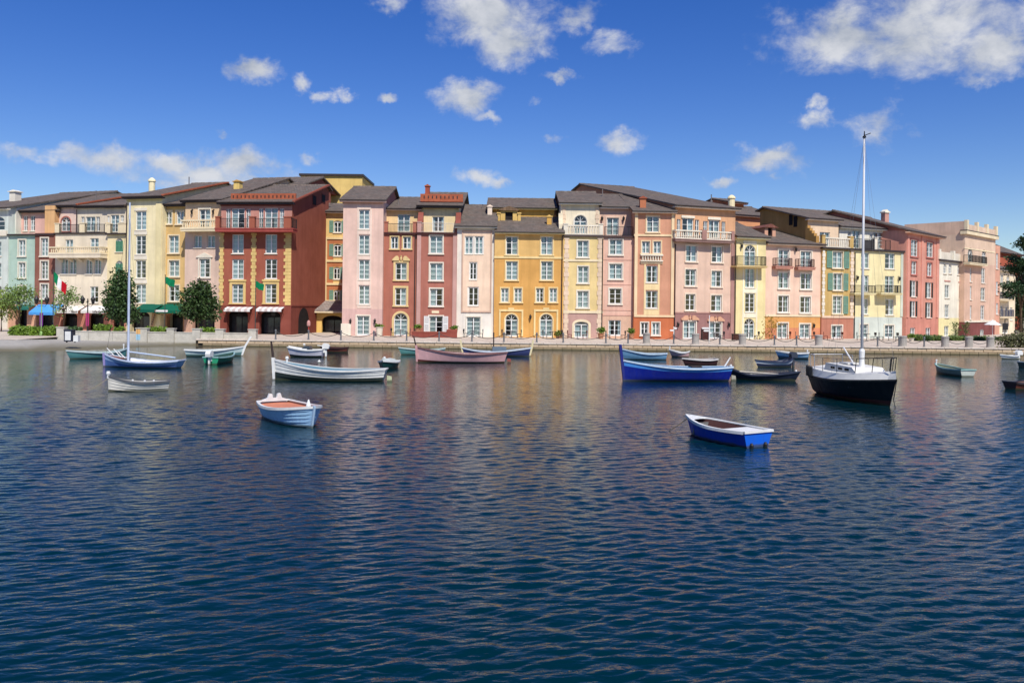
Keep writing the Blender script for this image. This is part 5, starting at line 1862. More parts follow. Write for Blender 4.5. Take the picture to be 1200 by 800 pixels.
    def rudder(s, mat, h=.28):
        x, y, z = s.pt(0, 1)
        mb = MB(); mb.prism([(x - .02, -.2), (x - .32, -.2), (x - .26, h), (x - .02, h + .05)], -.025, .025, 'y')
        return mb.obj('rudder', mat, s.root)

    def outboard(s, mat):
        x, y, z = s.pt(0, 1)
        mb = MB()
        mb.box(x - .12, x + .1, -.1, .1, z - .25, z + .02)
        mb.prism([(x - .42, z + .05), (x + .05, z + .05), (x + .1, z + .32), (x - .05, z + .46), (x - .34, z + .42), (x - .46, z + .25)], -.16, .16, 'y')
        mb.box(x - .26, x - .12, -.05, .05, -.3, z + .05)
        mb.tube([(x + .1, 0, z + .25), (x + .45, .1, z + .3)], .03, 6)
        return mb.obj('outboard_motor', mat, s.root)

    def post(s, u, yf, h, mat, r=.035, name='mooring_post'):
        x, y, z = s.pt(u, 1)
        mb = MB(); mb.lathe([(r, z - .1), (r, z + h), (r * 1.6, z + h), (r * 1.2, z + h + r * 2)], x, y * yf, 7)
        return mb.obj(name, mat, s.root)

    def line(s, u, px, mat=None):
        """mooring rope from the bow down into the water"""
        x, y, z = s.pt(u, .85)
        mb = MB(); sg = 1 if u > .5 else -1
        mb.tube([(x + .02 * sg, 0, z), (x + sg * .35 * px, .1, z * .45), (x + sg * .8 * px, .15, -.05)], .014, 5)
        return mb.obj('mooring_rope', ROPE, s.root)


LB, MBL, DBL = paint(160, 200, 232), paint(70, 130, 205), paint(22, 44, 150)
# blue dinghy in the foreground
bt = Boat('dinghy', 'royal blue open dinghy with white bow deck, nearest boat to the camera', None, None, 1.36, H=.44, br=.14, sr=.02, tr=.86, fl=.62, rake=.35, srake=.06,
          lower=paint(20, 62, 176), upper=paint(20, 62, 176), gun=BW, inside=paint(78, 46, 44, .7), thw=(), world=((5.86, 27.35, 0), (7.22, 25.0, 0)), transom=paint(22, 104, 226))  # brighter transom blue puts its sunlit side into the paint
bt.cover(.84, .995, BW, dz=.0, camber=.02, name='foredeck')
x, y, z = bt.pt(.16, .94)
mb = MB(); mb.box(x - .36, x + .55, -y + .05, y - .05, z - .02, z + .03); mb.obj('stern_seat', BW, bt.root)
x, y, z = bt.pt(.83, .9)
mb = MB(); mb.box(x - .02, x + .02, -y + .05, y - .05, .08, z - .02); mb.obj('bulkhead', paint(120, 120, 118), bt.root)
for q in (-1, 1):
    mb = MB(); mb.lathe([(.05, -.02), (.06, .08), (.03, .14)], bt.pt(0, .3)[0] - .05, q * .28, 8); mb.obj('tow_eye', IRON, bt.root)
bt.line(1, 1.0)

# pale blue lapstrake dinghy
bt = Boat('dinghy', 'pale blue clinker dinghy with terracotta cover, left of centre', None, None, 1.62, bowp=3.6, H=.50, br=.20, sr=.04, tr=.70, fl=.55, rake=.30, srake=.05,
          lower=paint(150, 190, 226), upper=paint(160, 200, 232), strakes=7, gun=BW, inside=BROWN, thw=(), world=((-6.55, 27.9, 0), (-8.55, 30.7, 0)))
bt.cover(.02, .86, paint(206, 128, 96, .7), dz=-.06, camber=.02, name='cover')
bt.stem(.04, paint(186, 214, 236), .05, .03)
x, y, z = bt.pt(.9, 1)
mb = MB(); mb.lathe([(.07, z - .05), (.09, z + .05), (.05, z + .16), (.02, z + .26)], x, 0, 8); mb.obj('bow_fitting', BW, bt.root)
x, y, z = bt.pt(.06, 1)
mb = MB()
mb.prism([(-.55, z), (.55, z), (.42, z + .07), (.26, z + .12), (.20, z + .28), (.10, z + .26), (.07, z + .12), (-.07, z + .12), (-.10, z + .26), (-.20, z + .28), (-.26, z + .12), (-.42, z + .07)], -.05, .05, 'x')
mb.obj('sculling_board', BW, bt.root, loc=(x - .05, 0, .02))

# big royal blue fishing boat with tall stem
bt = Boat('fishing_boat', 'long royal blue fishing boat with tall dark blue stem post', (733, 446), (852, 446), 1.75, H=.72, br=.42, sr=.06, tr=.35, fl=.5, rake=.20, srake=.25,
          lower=paint(14, 34, 140), upper=paint(80, 150, 226), split=.74, gun=paint(206, 224, 240), inside=paint(70, 120, 170), thw=(.3, .5, .7))
bt.stem(.85, paint(26, 36, 120), .12, .07)
bt.cover(.05, .95, paint(70, 116, 150), dz=-.05, camber=.1, name='deck')
mb = MB(); x, y, z = bt.pt(.05, 1); mb.tube([(x + .05, 0, z), (x - .30, 0, z + .55)], [.05, .035], 6); mb.obj('tiller', BW, bt.root)
mb = MB(); x, y, z = bt.pt(.32, 1); mb.box(x - .3, x + .3, -.3, .3, z + .02, z + .1); mb.obj('hatch', DKWOOD, bt.root)
bt.rudder(paint(170, 166, 150))

# white long dory
bt = Boat('fishing_boat', 'long white fishing boat with grey-blue deck and brown stem post', (323, 445), (448, 447), 1.7, H=.58, br=.50, sr=.10, tr=.30, fl=.5, rake=.12, srake=.25,
          lower=paint(36, 46, 42), upper=paint(226, 226, 220), split=.5, gun=paint(224, 224, 220), inside=paint(104, 140, 152), strakes=6, thw=())
bt.cover(.03, .90, paint(96, 140, 156, .6), dz=-.05, camber=.08, name='deck')
bt.stem(.10, BW, .05, .08)
mb = MB(); x, y, z = bt.pt(1, 1); mb.tube([(x, 0, z + .05), (x + .12, 0, z + .95)], [.07, .05], 6); mb.obj('bow_post', DKWOOD, bt.root)
bt.post(.88, 0, .22, BW, .06)
for u in (.28, .44, .62):
    x, y, z = bt.pt(u, .9)
    mb = MB(); mb.tube([(x, -y - .03, z), (x, -y - .06, .02)], .02, 5); mb.obj('fender_rope', BW, bt.root)
bt.rudder(paint(196, 200, 160))

# pink boat
bt = Boat('fishing_boat', 'long pink fishing boat with dark stem post', (490, 424.5), (590, 425), 1.7, H=.62, br=.45, sr=.12, tr=.25, fl=.5, rake=.12, srake=.28,
          lower=paint(92, 40, 40), upper=paint(216, 170, 170), split=.34, gun=paint(120, 84, 84), inside=paint(170, 130, 126), thw=(.3, .6))
bt.stem(.15, paint(200, 150, 150), .02, .08)
mb = MB(); x, y, z = bt.pt(1, 1); mb.tube([(x, 0, z), (x + .18, 0, z + .75)], [.06, .05], 6); mb.obj('bow_post', DKWOOD, bt.root)
bt.cover(.1, .92, paint(190, 150, 146), dz=-.06, camber=.06, name='deck')
bt.rudder(paint(150, 80, 70))

# navy boat behind it
bt = Boat('fishing_boat', 'navy blue boat with two pale end posts behind the pink boat', (620, 417.5), (545, 417), 1.4, H=.38, br=.32, sr=.28, tr=.05, fl=.5, rake=.25, srake=.25,
          lower=paint(44, 52, 92), upper=paint(60, 70, 116), gun=paint(206, 216, 226), inside=paint(110, 130, 150), thw=(.3, .6))
for u in (.0, 1.0): bt.stem(.62, paint(228, 214, 168), .16, .05, u=u, name='stem_post' if u else 'stern_post')
mb = MB(); x, y, z = bt.pt(.45, .5); mb.tube([(x, 0, .1), (x, 0, 1.9)], .05, 6); mb.obj('mast_stump', DKWOOD, bt.root)
mb = MB(); mb.box(x - .1, x + 1.0, -.35, .35, .35, .75); mb.obj('engine_box', paint(110, 126, 140), bt.root)

# green boat at centre left
bt = Boat('rowing_boat', 'small green rowing boat half hidden by the pink boat', (472, 415.5), (520, 415), 1.2, H=.38, br=.2, sr=.12, tr=.3, lower=paint(78, 132, 128), upper=paint(96, 150, 146), gun=paint(190, 206, 200), inside=paint(150, 170, 160))

# white cabin boat & brown boat
bt = Boat('motorboat', 'small white motorboat with dark waterline near the quay', (342, 418), (378, 418.5), 1.3, H=.55, br=.18, sr=.05, tr=.7, fl=.5, rake=.35, srake=.1,
          lower=paint(30, 36, 50), upper=paint(220, 218, 228), split=.45, gun=BW, inside=BW, thw=())
bt.cover(.45, .97, BW, dz=0, camber=.12, name='foredeck')
x, y, z = bt.pt(.5, 1)
mb = MB(); mb.prism([(x - .35, z - .1), (x + .4, z - .02), (x + .1, z + .28), (x - .3, z + .28)], -.35, .35, 'y'); mb.obj('windscreen', paint(60, 70, 80, .2), bt.root)
mb = MB(); mb.lathe([(.03, z), (.03, z + .35), (.10, z + .36), (.08, z + .45)], x + .2, 0, 8); mb.obj('searchlight', BW, bt.root)
bt.outboard(BW)
bt = Boat('rowing_boat', 'dark red-brown rowing boat moored behind the white motorboat', (380, 412.5), (407, 412.8), 1.1, H=.38, br=.12, sr=.05, tr=.6, lower=paint(84, 44, 38), upper=paint(116, 62, 52), gun=paint(70, 40, 36))

# dark green tender, seen from the bow
bt = Boat('tender', 'dark green tender with white foredeck beside the long white boat', None, None, 1.25, H=.40, br=.16, sr=0, tr=.75, fl=.6, rake=.4, lower=paint(26, 62, 58), upper=paint(30, 74, 68), gun=BW, inside=paint(60, 80, 76),
          world=(tuple(on_z(450, 433, 0)), tuple(on_z(451.5, 433, 0) + Vector((.1, 2.6, 0)))), thw=())
bt.cover(.3, .99, paint(206, 214, 208), dz=.02, camber=.2, name='foredeck')
bt.post(.85, 0, .2, BW, .05)

# left group: blue sailing boat
bt = Boat('sailing_dinghy', 'open blue and white sailing boat with tall bare mast at left', (124, 429.5), (208, 431), 1.75, H=.36, br=.44, sr=.12, tr=.6, fl=.5, rake=.10, srake=.3,
          lower=paint(84, 116, 176), upper=paint(160, 190, 224), split=.68, gun=paint(196, 208, 230), inside=BW, thw=(.35, .55), transom=paint(150, 190, 226), cat='sailboat')
bt.cover(.72, .97, paint(120, 74, 62, .7), dz=-.02, camber=.04, name='foredeck')
x, y, z = bt.pt(.68, .6)
mb = MB(); mb.tube([(x, 0, .1), (x, 0, 5.0), (x, 0, 10.15)], [.075, .07, .045], 8); mast = mb.obj('mast', paint(206, 216, 236, .4), bt.root)
mb = MB(); mb.tube([(x, 0, .95), (x - 3.0, -.05, .62)], .05, 6); mb.obj('boom', paint(190, 206, 226), bt.root)
for q in (-1, 1):
    xx, yy, zz = bt.pt(.62, 1)
    mb = MB(); mb.tube([(xx, q * yy, zz), (x, 0, 9.6)], .008, 4); mb.obj('shroud', IRON, bt.root)
mb = MB(); xx, yy, zz = bt.pt(.97, 1); mb.tube([(xx, 0, zz), (x, 0, 9.8)], .008, 4); mb.obj('forestay', IRON, bt.root)
for (u, dz) in ((.93, .45), (.84, .5), (.78, .42)):
    xx, yy, zz = bt.pt(u, 1)
    mb = MB(); mb.tube([(xx - .35, .1, zz), (xx + .1, .12, zz + dz)], .028, 5); mb.obj('oar_handle', BW, bt.root)
bt.stem(.05, paint(150, 140, 190), .02, .06)

bt = Boat('rowing_boat', 'long teal green boat behind the blue sailing boat', (84, 420.5), (147, 419), 1.3, H=.42, br=.18, sr=.25, tr=.25, lower=paint(70, 122, 124), upper=paint(86, 140, 140), gun=paint(186, 204, 204), inside=paint(150, 170, 170))
bt.post(.05, 0, .3, BW, .04)
bt = Boat('rowing_boat', 'weathered white clinker rowing boat with grey gunwale at left', (128, 458.5), (196, 456.5), 1.25, H=.40, br=.30, sr=.02, tr=.6, fl=.5, rake=.05, srake=.10, lower=paint(120, 118, 106, .6), upper=paint(216, 212, 200, .6), split=.3,
          strakes=6, gun=paint(92, 94, 98, .7), inside=paint(170, 168, 160, .7), transom=paint(110, 114, 116))
bt.post(.99, 0, .1, BW, .06); bt.line(1, 1.3)
for u in (.25, .4, .6):
    bt.post(u, .95, .06, BW, .03, name='oarlock')
bt = Boat('fishing_boat', 'pale teal boat with high slanting white stem near the harbour wall', (282, 417), (220, 417.5), 1.4, H=.45, br=.28, sr=.05, tr=.45, fl=.5, rake=.35, srake=.2,
          lower=paint(96, 134, 134), upper=paint(206, 226, 222), split=.6, gun=BW, inside=paint(160, 190, 190))
bt.stem(.75, BW, .55, .06)
bt = Boat('motorboat', 'emerald green dinghy with white outboard motor', None, None, 1.3, H=.45, br=.18, sr=.02, tr=.85, fl=.6, rake=.3, lower=paint(24, 84, 66), upper=paint(40, 122, 92), gun=paint(150, 190, 190), inside=paint(60, 90, 80),
          world=(tuple(on_z(269, 424, 0) + Vector((0, .6, 0))), tuple(on_z(248, 427, 0))), transom=paint(48, 166, 120))
bt.outboard(BW)

# right group
bt = Boat('rowing_boat', 'light steel blue boat moored behind the royal blue boat', (733, 421), (780, 421.5), 1.25, H=.45, br=.38, sr=.05, tr=.45, lower=paint(92, 136, 168), upper=paint(118, 164, 198), gun=paint(190, 210, 226), inside=paint(130, 160, 180))
bt = Boat('rowing_boat', 'tiny pink rowing boat close to the quay', (789, 418), (807, 418.5), .95, H=.38, br=.22, sr=.1, tr=.5, lower=paint(190, 150, 146), upper=paint(206, 170, 166), gun=BW, inside=BW)
bt.post(.97, 0, .2, BW, .04)
bt = Boat('rowing_boat', 'dark brown rowing boat with white rim behind the royal blue boat', (805, 429), (838, 429), 1.15, H=.45, br=.1, sr=.06, tr=.6, lower=paint(52, 34, 36), upper=paint(72, 46, 46), gun=paint(214, 210, 206), inside=paint(150, 140, 136))
bt = Boat('rowing_boat', 'long black dory tied behind the royal blue boat', (930, 446), (859, 444), 1.35, H=.30, br=.22, sr=.40, tr=.2, fl=.5, rake=.4, srake=.3, lower=paint(22, 28, 44), upper=paint(26, 34, 54), gun=paint(44, 50, 70), inside=paint(60, 60, 68))
bt.post(.04, 0, .12, BW, .05); bt.post(.95, 0, .05, BW, .04)
mb = MB(); x, y, z = bt.pt(.3, 1); mb.tube([(x + 1.6, y * .5, z + .02), (x - .9, y * .7, z + .12)], .035, 5); mb.obj('oar', paint(214, 206, 190), bt.root)
bt = Boat('rowing_boat', 'navy rowing boat with white stripe near the sailboat', (890, 430), (926, 429.5), 1.15, H=.36, br=.14, sr=.22, tr=.35, lower=paint(36, 46, 76), upper=paint(196, 202, 210), split=.62, gun=paint(40, 50, 80), inside=paint(70, 76, 90))
bt.outboard(paint(60, 66, 80))
bt = Boat('rowing_boat', 'light blue rowing boat near the quay left of the sailboat', (914, 419.5), (947, 420.5), 1.25, H=.45, br=.15, sr=.05, tr=.75, lower=paint(70, 110, 140), upper=paint(160, 200, 226), gun=BW, inside=paint(190, 206, 214), transom=paint(166, 208, 236))
bt.post(.05, 0, .15, BW, .05)
bt = Boat('dinghy', 'dark green dinghy with white transom at right', None, None, 1.2, H=.40, br=.2, sr=.04, tr=.85, fl=.6, rake=.25, lower=paint(84, 102, 94), upper=paint(128, 148, 136), gun=paint(150, 190, 180), inside=paint(150, 156, 130, .7),
          world=(tuple(on_z(1104, 437.5, 0) + Vector((0, .6, 0))), tuple(on_z(1134, 441.5, 0))), transom=paint(206, 212, 200))
bt.post(.95, .3, .22, BW, .04)
bt = Boat('rowing_boat', 'rust brown rowing boat cut by the right edge', (1216, 455), (1185, 456), 1.05, H=.32, br=.2, sr=.06, tr=.8, lower=paint(96, 54, 44), upper=paint(120, 66, 50), gun=paint(50, 44, 50), inside=paint(90, 60, 50), transom=paint(70, 44, 44))
bt = Boat('motorboat', 'tiny white motorboat far off by the right bank', (1176, 420.5), (1191, 420.5), .8, H=.28, br=.1, sr=.02, tr=.7, lower=paint(150, 160, 160), upper=paint(226, 228, 226), gun=BW, inside=BW)
bt.outboard(BW)
bt = Boat('rowing_boat', 'dark rowing boat peeping in at the right edge above the rust brown one', (1218, 429.5), (1198, 430), .9, H=.32, br=.2, sr=.06, tr=.7, lower=paint(44, 62, 66), upper=paint(56, 78, 80), gun=paint(190, 200, 200), inside=paint(90, 100, 100))

# sailboat
SB = Boat('sailboat', 'black hulled sailboat with white deck and tall bare mast', None, None, 2.45, H=.86, br=.28, sr=.03, tr=.74, fl=.60, rake=.55, srake=.12, lower=paint(84, 40, 36), upper=paint(16, 17, 22, .3), split=.30,
          gun=paint(20, 20, 24), inside=BW, thw=(), cat='sailboat', world=((15.95, 36.0, 0), (15.35, 41.6, 0)), round_=.5)
DK = plain((228, 226, 218), .5, .3, .06, name='gelcoat')
GRY = plain((172, 172, 168), .5, .3, .06, name='gelcoat')
# raised deck edge
mb = MB(); N = 24
for sd in (1, -1):
    for i in range(N):
        a, b_ = SB.pt(i / N, 1), SB.pt((i + 1) / N, 1)
        ka, kb = .36 - .08 * (i / N), .36 - .08 * ((i + 1) / N)
        A0, A1 = (a[0], sd * (a[1] + .01), a[2] + .036), (a[0] * .985, sd * max(0, a[1] - .12), a[2] + ka)
        B0, B1 = (b_[0], sd * (b_[1] + .01), b_[2] + .036), (b_[0] * .985, sd * max(0, b_[1] - .12), b_[2] + kb)
        mb.poly([A0, B0, B1, A1])
        A2, B2 = (A1[0], 0, A1[2] + .10), (B1[0], 0, B1[2] + .10)
        mb.poly([A1, B1, B2, A2])
x, y, z = SB.pt(0, 1)
mb.poly([(x - .01, -y, z + .04), (x - .01, y, z + .04), (x * .985, y - .12, z + .36), (x * .985, 0, z + .46), (x * .985, -y + .12, z + .36)])
mb.obj('deck', DK, SB.root)
cz = SB.H + .44
mb = MB()
mb.prism([(-1.6, cz - .12), (1.5, cz - .10), (1.0, cz + .20), (-1.4, cz + .26)], -.72, .72, 'y')
cab = mb.obj('cabin', DK, SB.root)
mb = MB(); mb.box(-.9, -.1, -.32, .32, cz + .262, cz + .32); mb.obj('hatch', DK, cab)
for q in (-1, 1):
    for xx in (-.9, -.2, .4):
        mb = MB(); mb.box(xx, xx + .36, q * .725 - .01, q * .725 + .01, cz + .02, cz + .12); mb.obj('cabin_window', DARKIN, cab)
x = .55
H_MAST = 11.75
mb = MB(); mb.tube([(x, 0, cz), (x, 0, 5.5), (x, 0, H_MAST)], [.064, .058, .042], 10); mast = mb.obj('mast', plain((206, 206, 208), .4, .5, .08, name='mast_aluminium'), SB.root, smooth=True)
mb = MB(); mb.lathe([(.12, cz - .02), (.14, cz + .1), (.11, cz + .5), (.13, cz + .9), (.09, cz + 1.0)], x, 0, 10); mb.obj('mast_collar', BW, SB.root)
mb = MB(); mb.lathe([(.08, H_MAST), (.08, H_MAST + .06), (.03, H_MAST + .1), (.02, H_MAST + .3)], x, 0, 8); mb.tube([(x, 0, H_MAST + .1), (x + .35, .1, H_MAST + .14)], .02, 5); mb.obj('masthead', IRON, SB.root)
for q in (-1, 1):
    xx, yy, zz = SB.pt(.52, 1)
    mb = MB(); mb.tube([(xx, q * yy, zz + .3), (x, q * .03, H_MAST - .3)], .0045, 4); mb.obj('shroud', RIG, SB.root)
mb = MB(); xx, yy, zz = SB.pt(.99, 1); mb.tube([(xx, 0, zz + .3), (x, 0, H_MAST - .1)], .0045, 4); mb.obj('forestay', RIG, SB.root)
mb = MB(); xx, yy, zz = SB.pt(0, 1); mb.tube([(xx, 0, zz + .4), (x, 0, H_MAST - .05)], .0045, 4); mb.obj('backstay', RIG, SB.root)
# bow pulpit
mb = MB()
pp = []
for (u, sd) in ((.74, 1), (.86, 1), (.97, 1), (.97, -1), (.86, -1), (.74, -1)):
    a = SB.pt(u, 1); pp.append(Vector((a[0] * .98, sd * max(.10, a[1] - .12), a[2] + .34)))
up = [p + Vector((.12, 0, .62)) for p in pp]
mb.tube([pp[0]] + up[:] + [pp[-1]], .022, 6)
for k in (1, 2, 3, 4): mb.tube([pp[k], up[k]], .018, 5)
mb.obj('bow_pulpit', IRON, SB.root)
# stern rail and stanchions
mb = MB()
pp = []
for (u, sd) in ((.14, -1), (.02, -1), (.02, 1), (.14, 1)):
    a = SB.pt(u, 1); pp.append(Vector((a[0] * .98, sd * (a[1] - .12), a[2] + .36)))
up = [p + Vector((-.05, 0, .62)) for p in pp]
mb.tube([pp[0]] + up + [pp[-1]], .02, 6)
for k in (1, 2): mb.tube([pp[k], up[k]], .018, 5)
mb.obj('stern_rail', plain((190, 190, 192), .3, .6, .05, metal=.8, name='stainless'), SB.root)
for u in (.34, .56):
    for sd in (-1, 1):
        a = SB.pt(u, 1)
        mb = MB(); mb.tube([(a[0], sd * (a[1] - .1), a[2] + .34), (a[0], sd * (a[1] - .1), a[2] + .95)], .014, 5); mb.obj('stanchion', IRON, SB.root)
for sd in (-1, 1):
    P = [SB.pt(u, 1) for u in (.02, .14, .34, .56, .74)]
    mb = MB(); mb.tube([(p[0], sd * (p[1] - .1), p[2] + .94) for p in P], .007, 4); mb.obj('lifeline', IRON, SB.root)
mb = MB(); mb.tube([(-.4, .1, cz + .30), (-1.9, .4, cz + .95)], .035, 6); mb.obj('boom', BW, SB.root)
for k in range(3):    # black fenders hung at the stern quarter
    a = SB.pt(.05 + .055 * k, 1)
    mb = MB(); mb.lathe([(.03, a[2] - .05), (.075, a[2]), (.075, a[2] + .42), (.03, a[2] + .48)], a[0], -(a[1] + .07), 8); mb.obj('fender', IRON, SB.root)
# name lettering on the bow: thin strokes, too small to read in the photograph
mb = MB()
xx = 1.05
for k in range(8):
    a = SB.pt((xx + SB.L / 2) / SB.L, .72)
    mb.box(xx, xx + .09, -(a[1] + .012), -(a[1] - .02), a[2], a[2] + .10 + .03 * (k % 3 == 0)); xx += .13
mb.obj('bow_lettering', plain((70, 72, 80), .5, .3, .1, name='faded_lettering'), SB.root)
mb = MB()
a = SB.pt(1, .35); top = SB.pt(1, .95)
mb.tube([(top[0] + .03, 0, top[2]), (a[0] + .12, .02, .3), (a[0] + .22, .05, -.05)], .02, 6); mb.obj('anchor_chain', IRON, SB.root)
# ---------------------------------------------------------------- trees, planting
BARK = plain((104, 90, 74), .95, .1, .3, 5, name='bark')


def leaf_cloud(n, blobs, size, rnd, tilt=1.0, clump=14, spread=.42):
    """leaf blades gathered in clumps through the crown volume; blobs = (x, y, z, rx, ry, rz)"""
    mb = MB()
    tot = sum(b[3] * b[4] * b[5] for b in blobs)
    for b in blobs:
        k = int(n * b[3] * b[4] * b[5] / tot / clump)
        for _ in range(k):
            while True:
                p = Vector((rnd.uniform(-1, 1), rnd.uniform(-1, 1), rnd.uniform(-1, 1)))
                if .25 < p.length < 1: break
            c = Vector((b[0] + p.x * b[3], b[1] + p.y * b[4], b[2] + p.z * b[5]))
            cs = spread * rnd.uniform(.6, 1.3)
            for _ in range(clump):
                q = c + Vector((rnd.gauss(0, cs), rnd.gauss(0, cs), rnd.gauss(0, cs * .7)))
                u = Vector((rnd.gauss(0, 1), rnd.gauss(0, 1), rnd.gauss(0, .6) - .15)).normalized()
                v = u.cross(Vector((rnd.gauss(0, 1), rnd.gauss(0, 1), rnd.gauss(0, 1)))).normalized()
                l = size * rnd.uniform(.6, 1.35); w_ = l * .34
                mb.poly([q, q + u * l * .5 + v * w_, q + u * l, q + u * l * .5 - v * w_])
    return mb


def tree(name, label, base, blobs, n, size, lm, h, r=.16, limbs=8, seed=1, group='plaza trees', spread=.42, fork=.35, sub=0):
    rnd = random.Random(seed)
    root = empty(name, base)
    tag(root, label, 'tree', group)
    tb = MB()
    tb.tube([(0, 0, -.1), (rnd.gauss(0, .04), rnd.gauss(0, .04), h * .4), (rnd.gauss(0, .12), rnd.gauss(0, .12), h * .92)], [r, r * .72, r * .18], 8)
    for k in range(limbs):
        b = rnd.choice(blobs)
        z0 = h * (fork + (.85 - fork) * rnd.random())
        e = Vector((b[0] + rnd.uniform(-.8, .8) * b[3], b[1] + rnd.uniform(-.8, .8) * b[4], b[2] + rnd.uniform(-.5, .8) * b[5]))
        if e.z < z0: z0 = max(h * .2, e.z - .6)
        s_ = Vector((0, 0, z0))
        tb.tube([s_, s_.lerp(e, .5) + Vector((0, 0, .12)), e], [r * .4, r * .25, r * .07], 5)
    tb.obj('trunk', BARK, root, smooth=True)
    leaf_cloud(n, blobs, size, rnd, spread=spread).obj('crown', lm, root)
    return root


LG, DG, OG = leaf_mat((104, 132, 74)), leaf_mat((56, 82, 46)), leaf_mat((84, 104, 56))


def gp(px, py, z=GZ): return on_z(px, py, z)


def place(px, D):
    d = ray(px, 390)
    return Vector((d.x * D, D, GZ))


def hgt(px, py, D):
    return at_d(px, py, D).z - GZ


# conical magnolia by the mast
D = 86.0; p = place(141, D); H = hgt(139, 314, D)
blobs = [(0, 0, H * .38, 1.45, 1.4, 1.0), (-.1, 0, H * .55, 1.3, 1.3, 1.3), (0, 0, H * .75, 1.15, 1.1, 1.1), (.1, 0, H * .9, .6, .6, .75), (.3, .1, H * .3, 1.3, 1.3, .7)]
tree('magnolia_tree', 'dark conical magnolia tree behind the thin white mast', p, blobs + [(1.3 * math.cos(k * 2.4), 1.1 * math.sin(k * 2.4), H * (.28 + .09 * k), .55, .5, .4) for k in range(6)], 6200, .27, DG, H, r=.13, limbs=10, seed=2, spread=.26)
# round tree
D = 87.0; p = place(233, D); H = hgt(233, 326, D)
blobs = [(0, 0, H * .62, 1.6, 1.5, 1.5), (-.4, 0, H * .45, 1.5, 1.5, 1.1), (.5, 0, H * .48, 1.5, 1.4, 1.1), (.1, 0, H * .82, 1.2, 1.1, .9)]
tree('round_tree', 'dark rounded evergreen tree in front of the pink house', p, blobs + [(1.6 * math.cos(k * 2.4), 1.4 * math.sin(k * 2.4), H * (.32 + .09 * k), .6, .55, .45) for k in range(6)], 6600, .27, leaf_mat((54, 78, 42)), H, r=.15, limbs=10, seed=5, spread=.28)
# airy crape myrtles
D = 91.0
p = place(22, D); H = hgt(22, 326, D)
tree('myrtle_tree', 'airy light green tree in front of the aqua house', p, [(0, 0, H * .72, 1.3, 1.3, 1.6), (-.9, 0, H * .66, .9, 1, 1.1), (.8, 0, H * .66, .8, .9, 1.2)], 1900, .20, LG, H, r=.09, limbs=12, seed=8, spread=.33, fork=.12)
p = place(2, D + 1)
tree('myrtle_tree', 'airy yellow-green tree at the left edge', p, [(0, 0, H * .6, 1.2, 1.2, 1.4), (.6, 0, H * .4, 1.0, 1, 1.0)], 2000, .20, leaf_mat((120, 140, 66)), H * .9, r=.09, limbs=10, seed=9, spread=.3, fork=.12)
p = place(75, D - 2); H = hgt(75, 330, D - 2)
tree('myrtle_tree', 'thin multi-stemmed tree behind the tricolour flag', p, [(0, 0, H * .75, 1.0, 1, 1.2), (.9, 0, H * .68, .8, .8, 1.1), (-.4, 0, H * .52, .7, .7, .8)], 1100, .20, LG, H, r=.08, limbs=12, seed=11, spread=.3, fork=.1)
# saplings at right
for (px, D, lab) in ((1120.5, 100, 'left of two slim saplings before the white house'), (1132.5, 100.5, 'right of two slim saplings before the white house')):
    p = place(px, D); H = hgt(px, 378, D)
    tree('sapling', lab, p, [(0, 0, H * .7, .35, .35, .8)], 260, .16, OG, H, r=.04, limbs=5, seed=int(px), group='quay saplings', spread=.15)
# pines on the right
for i, (px, D, yt, lab, w_) in enumerate(((1207, 104, 276, 'dark tall pine cut by the right edge', 2.4), (1197, 106, 300, 'shorter pine with open layered boughs reaching over the cream house', 2.2))):
    p = place(px, D); H = hgt(px, yt, D)
    rnd = random.Random(40 + i); blobs = []
    for k in range(15):
        a = rnd.uniform(0, 6.28); q = rnd.uniform(.3, 1) * w_
        blobs.append((math.cos(a) * q, math.sin(a) * q, H * rnd.uniform(.42, .97) if i == 0 else H * rnd.uniform(.55, 1.0), .95, .9, .42))
    tree('pine_tree', lab, p, blobs, 6500 if i == 0 else 3000, .26, leaf_mat((42, 70, 44), 'pine_needles'), H, r=.2, limbs=16, seed=60 + i, group='pines by the right bank', spread=.24, fork=.3)
for i in range(5):
    px, D = 1198 + 10 * i, 140 + 6 * i
    p = place(px, D); H = 9 + 2 * ((i * 7) % 3)
    tree('far_tree', ['dark background tree behind the pine at the right edge', 'second dark tree behind the right-hand pine', 'third dark tree beyond the right edge', 'fourth dark tree beyond the right edge', 'fifth dark tree beyond the right edge'][i],
         p, [(0, 0, H * .6, 3, 3, H * .4)], 2600, .5, leaf_mat((40, 62, 36)), H, r=.25, limbs=6, seed=80 + i, group='trees behind the right bank', spread=.6)


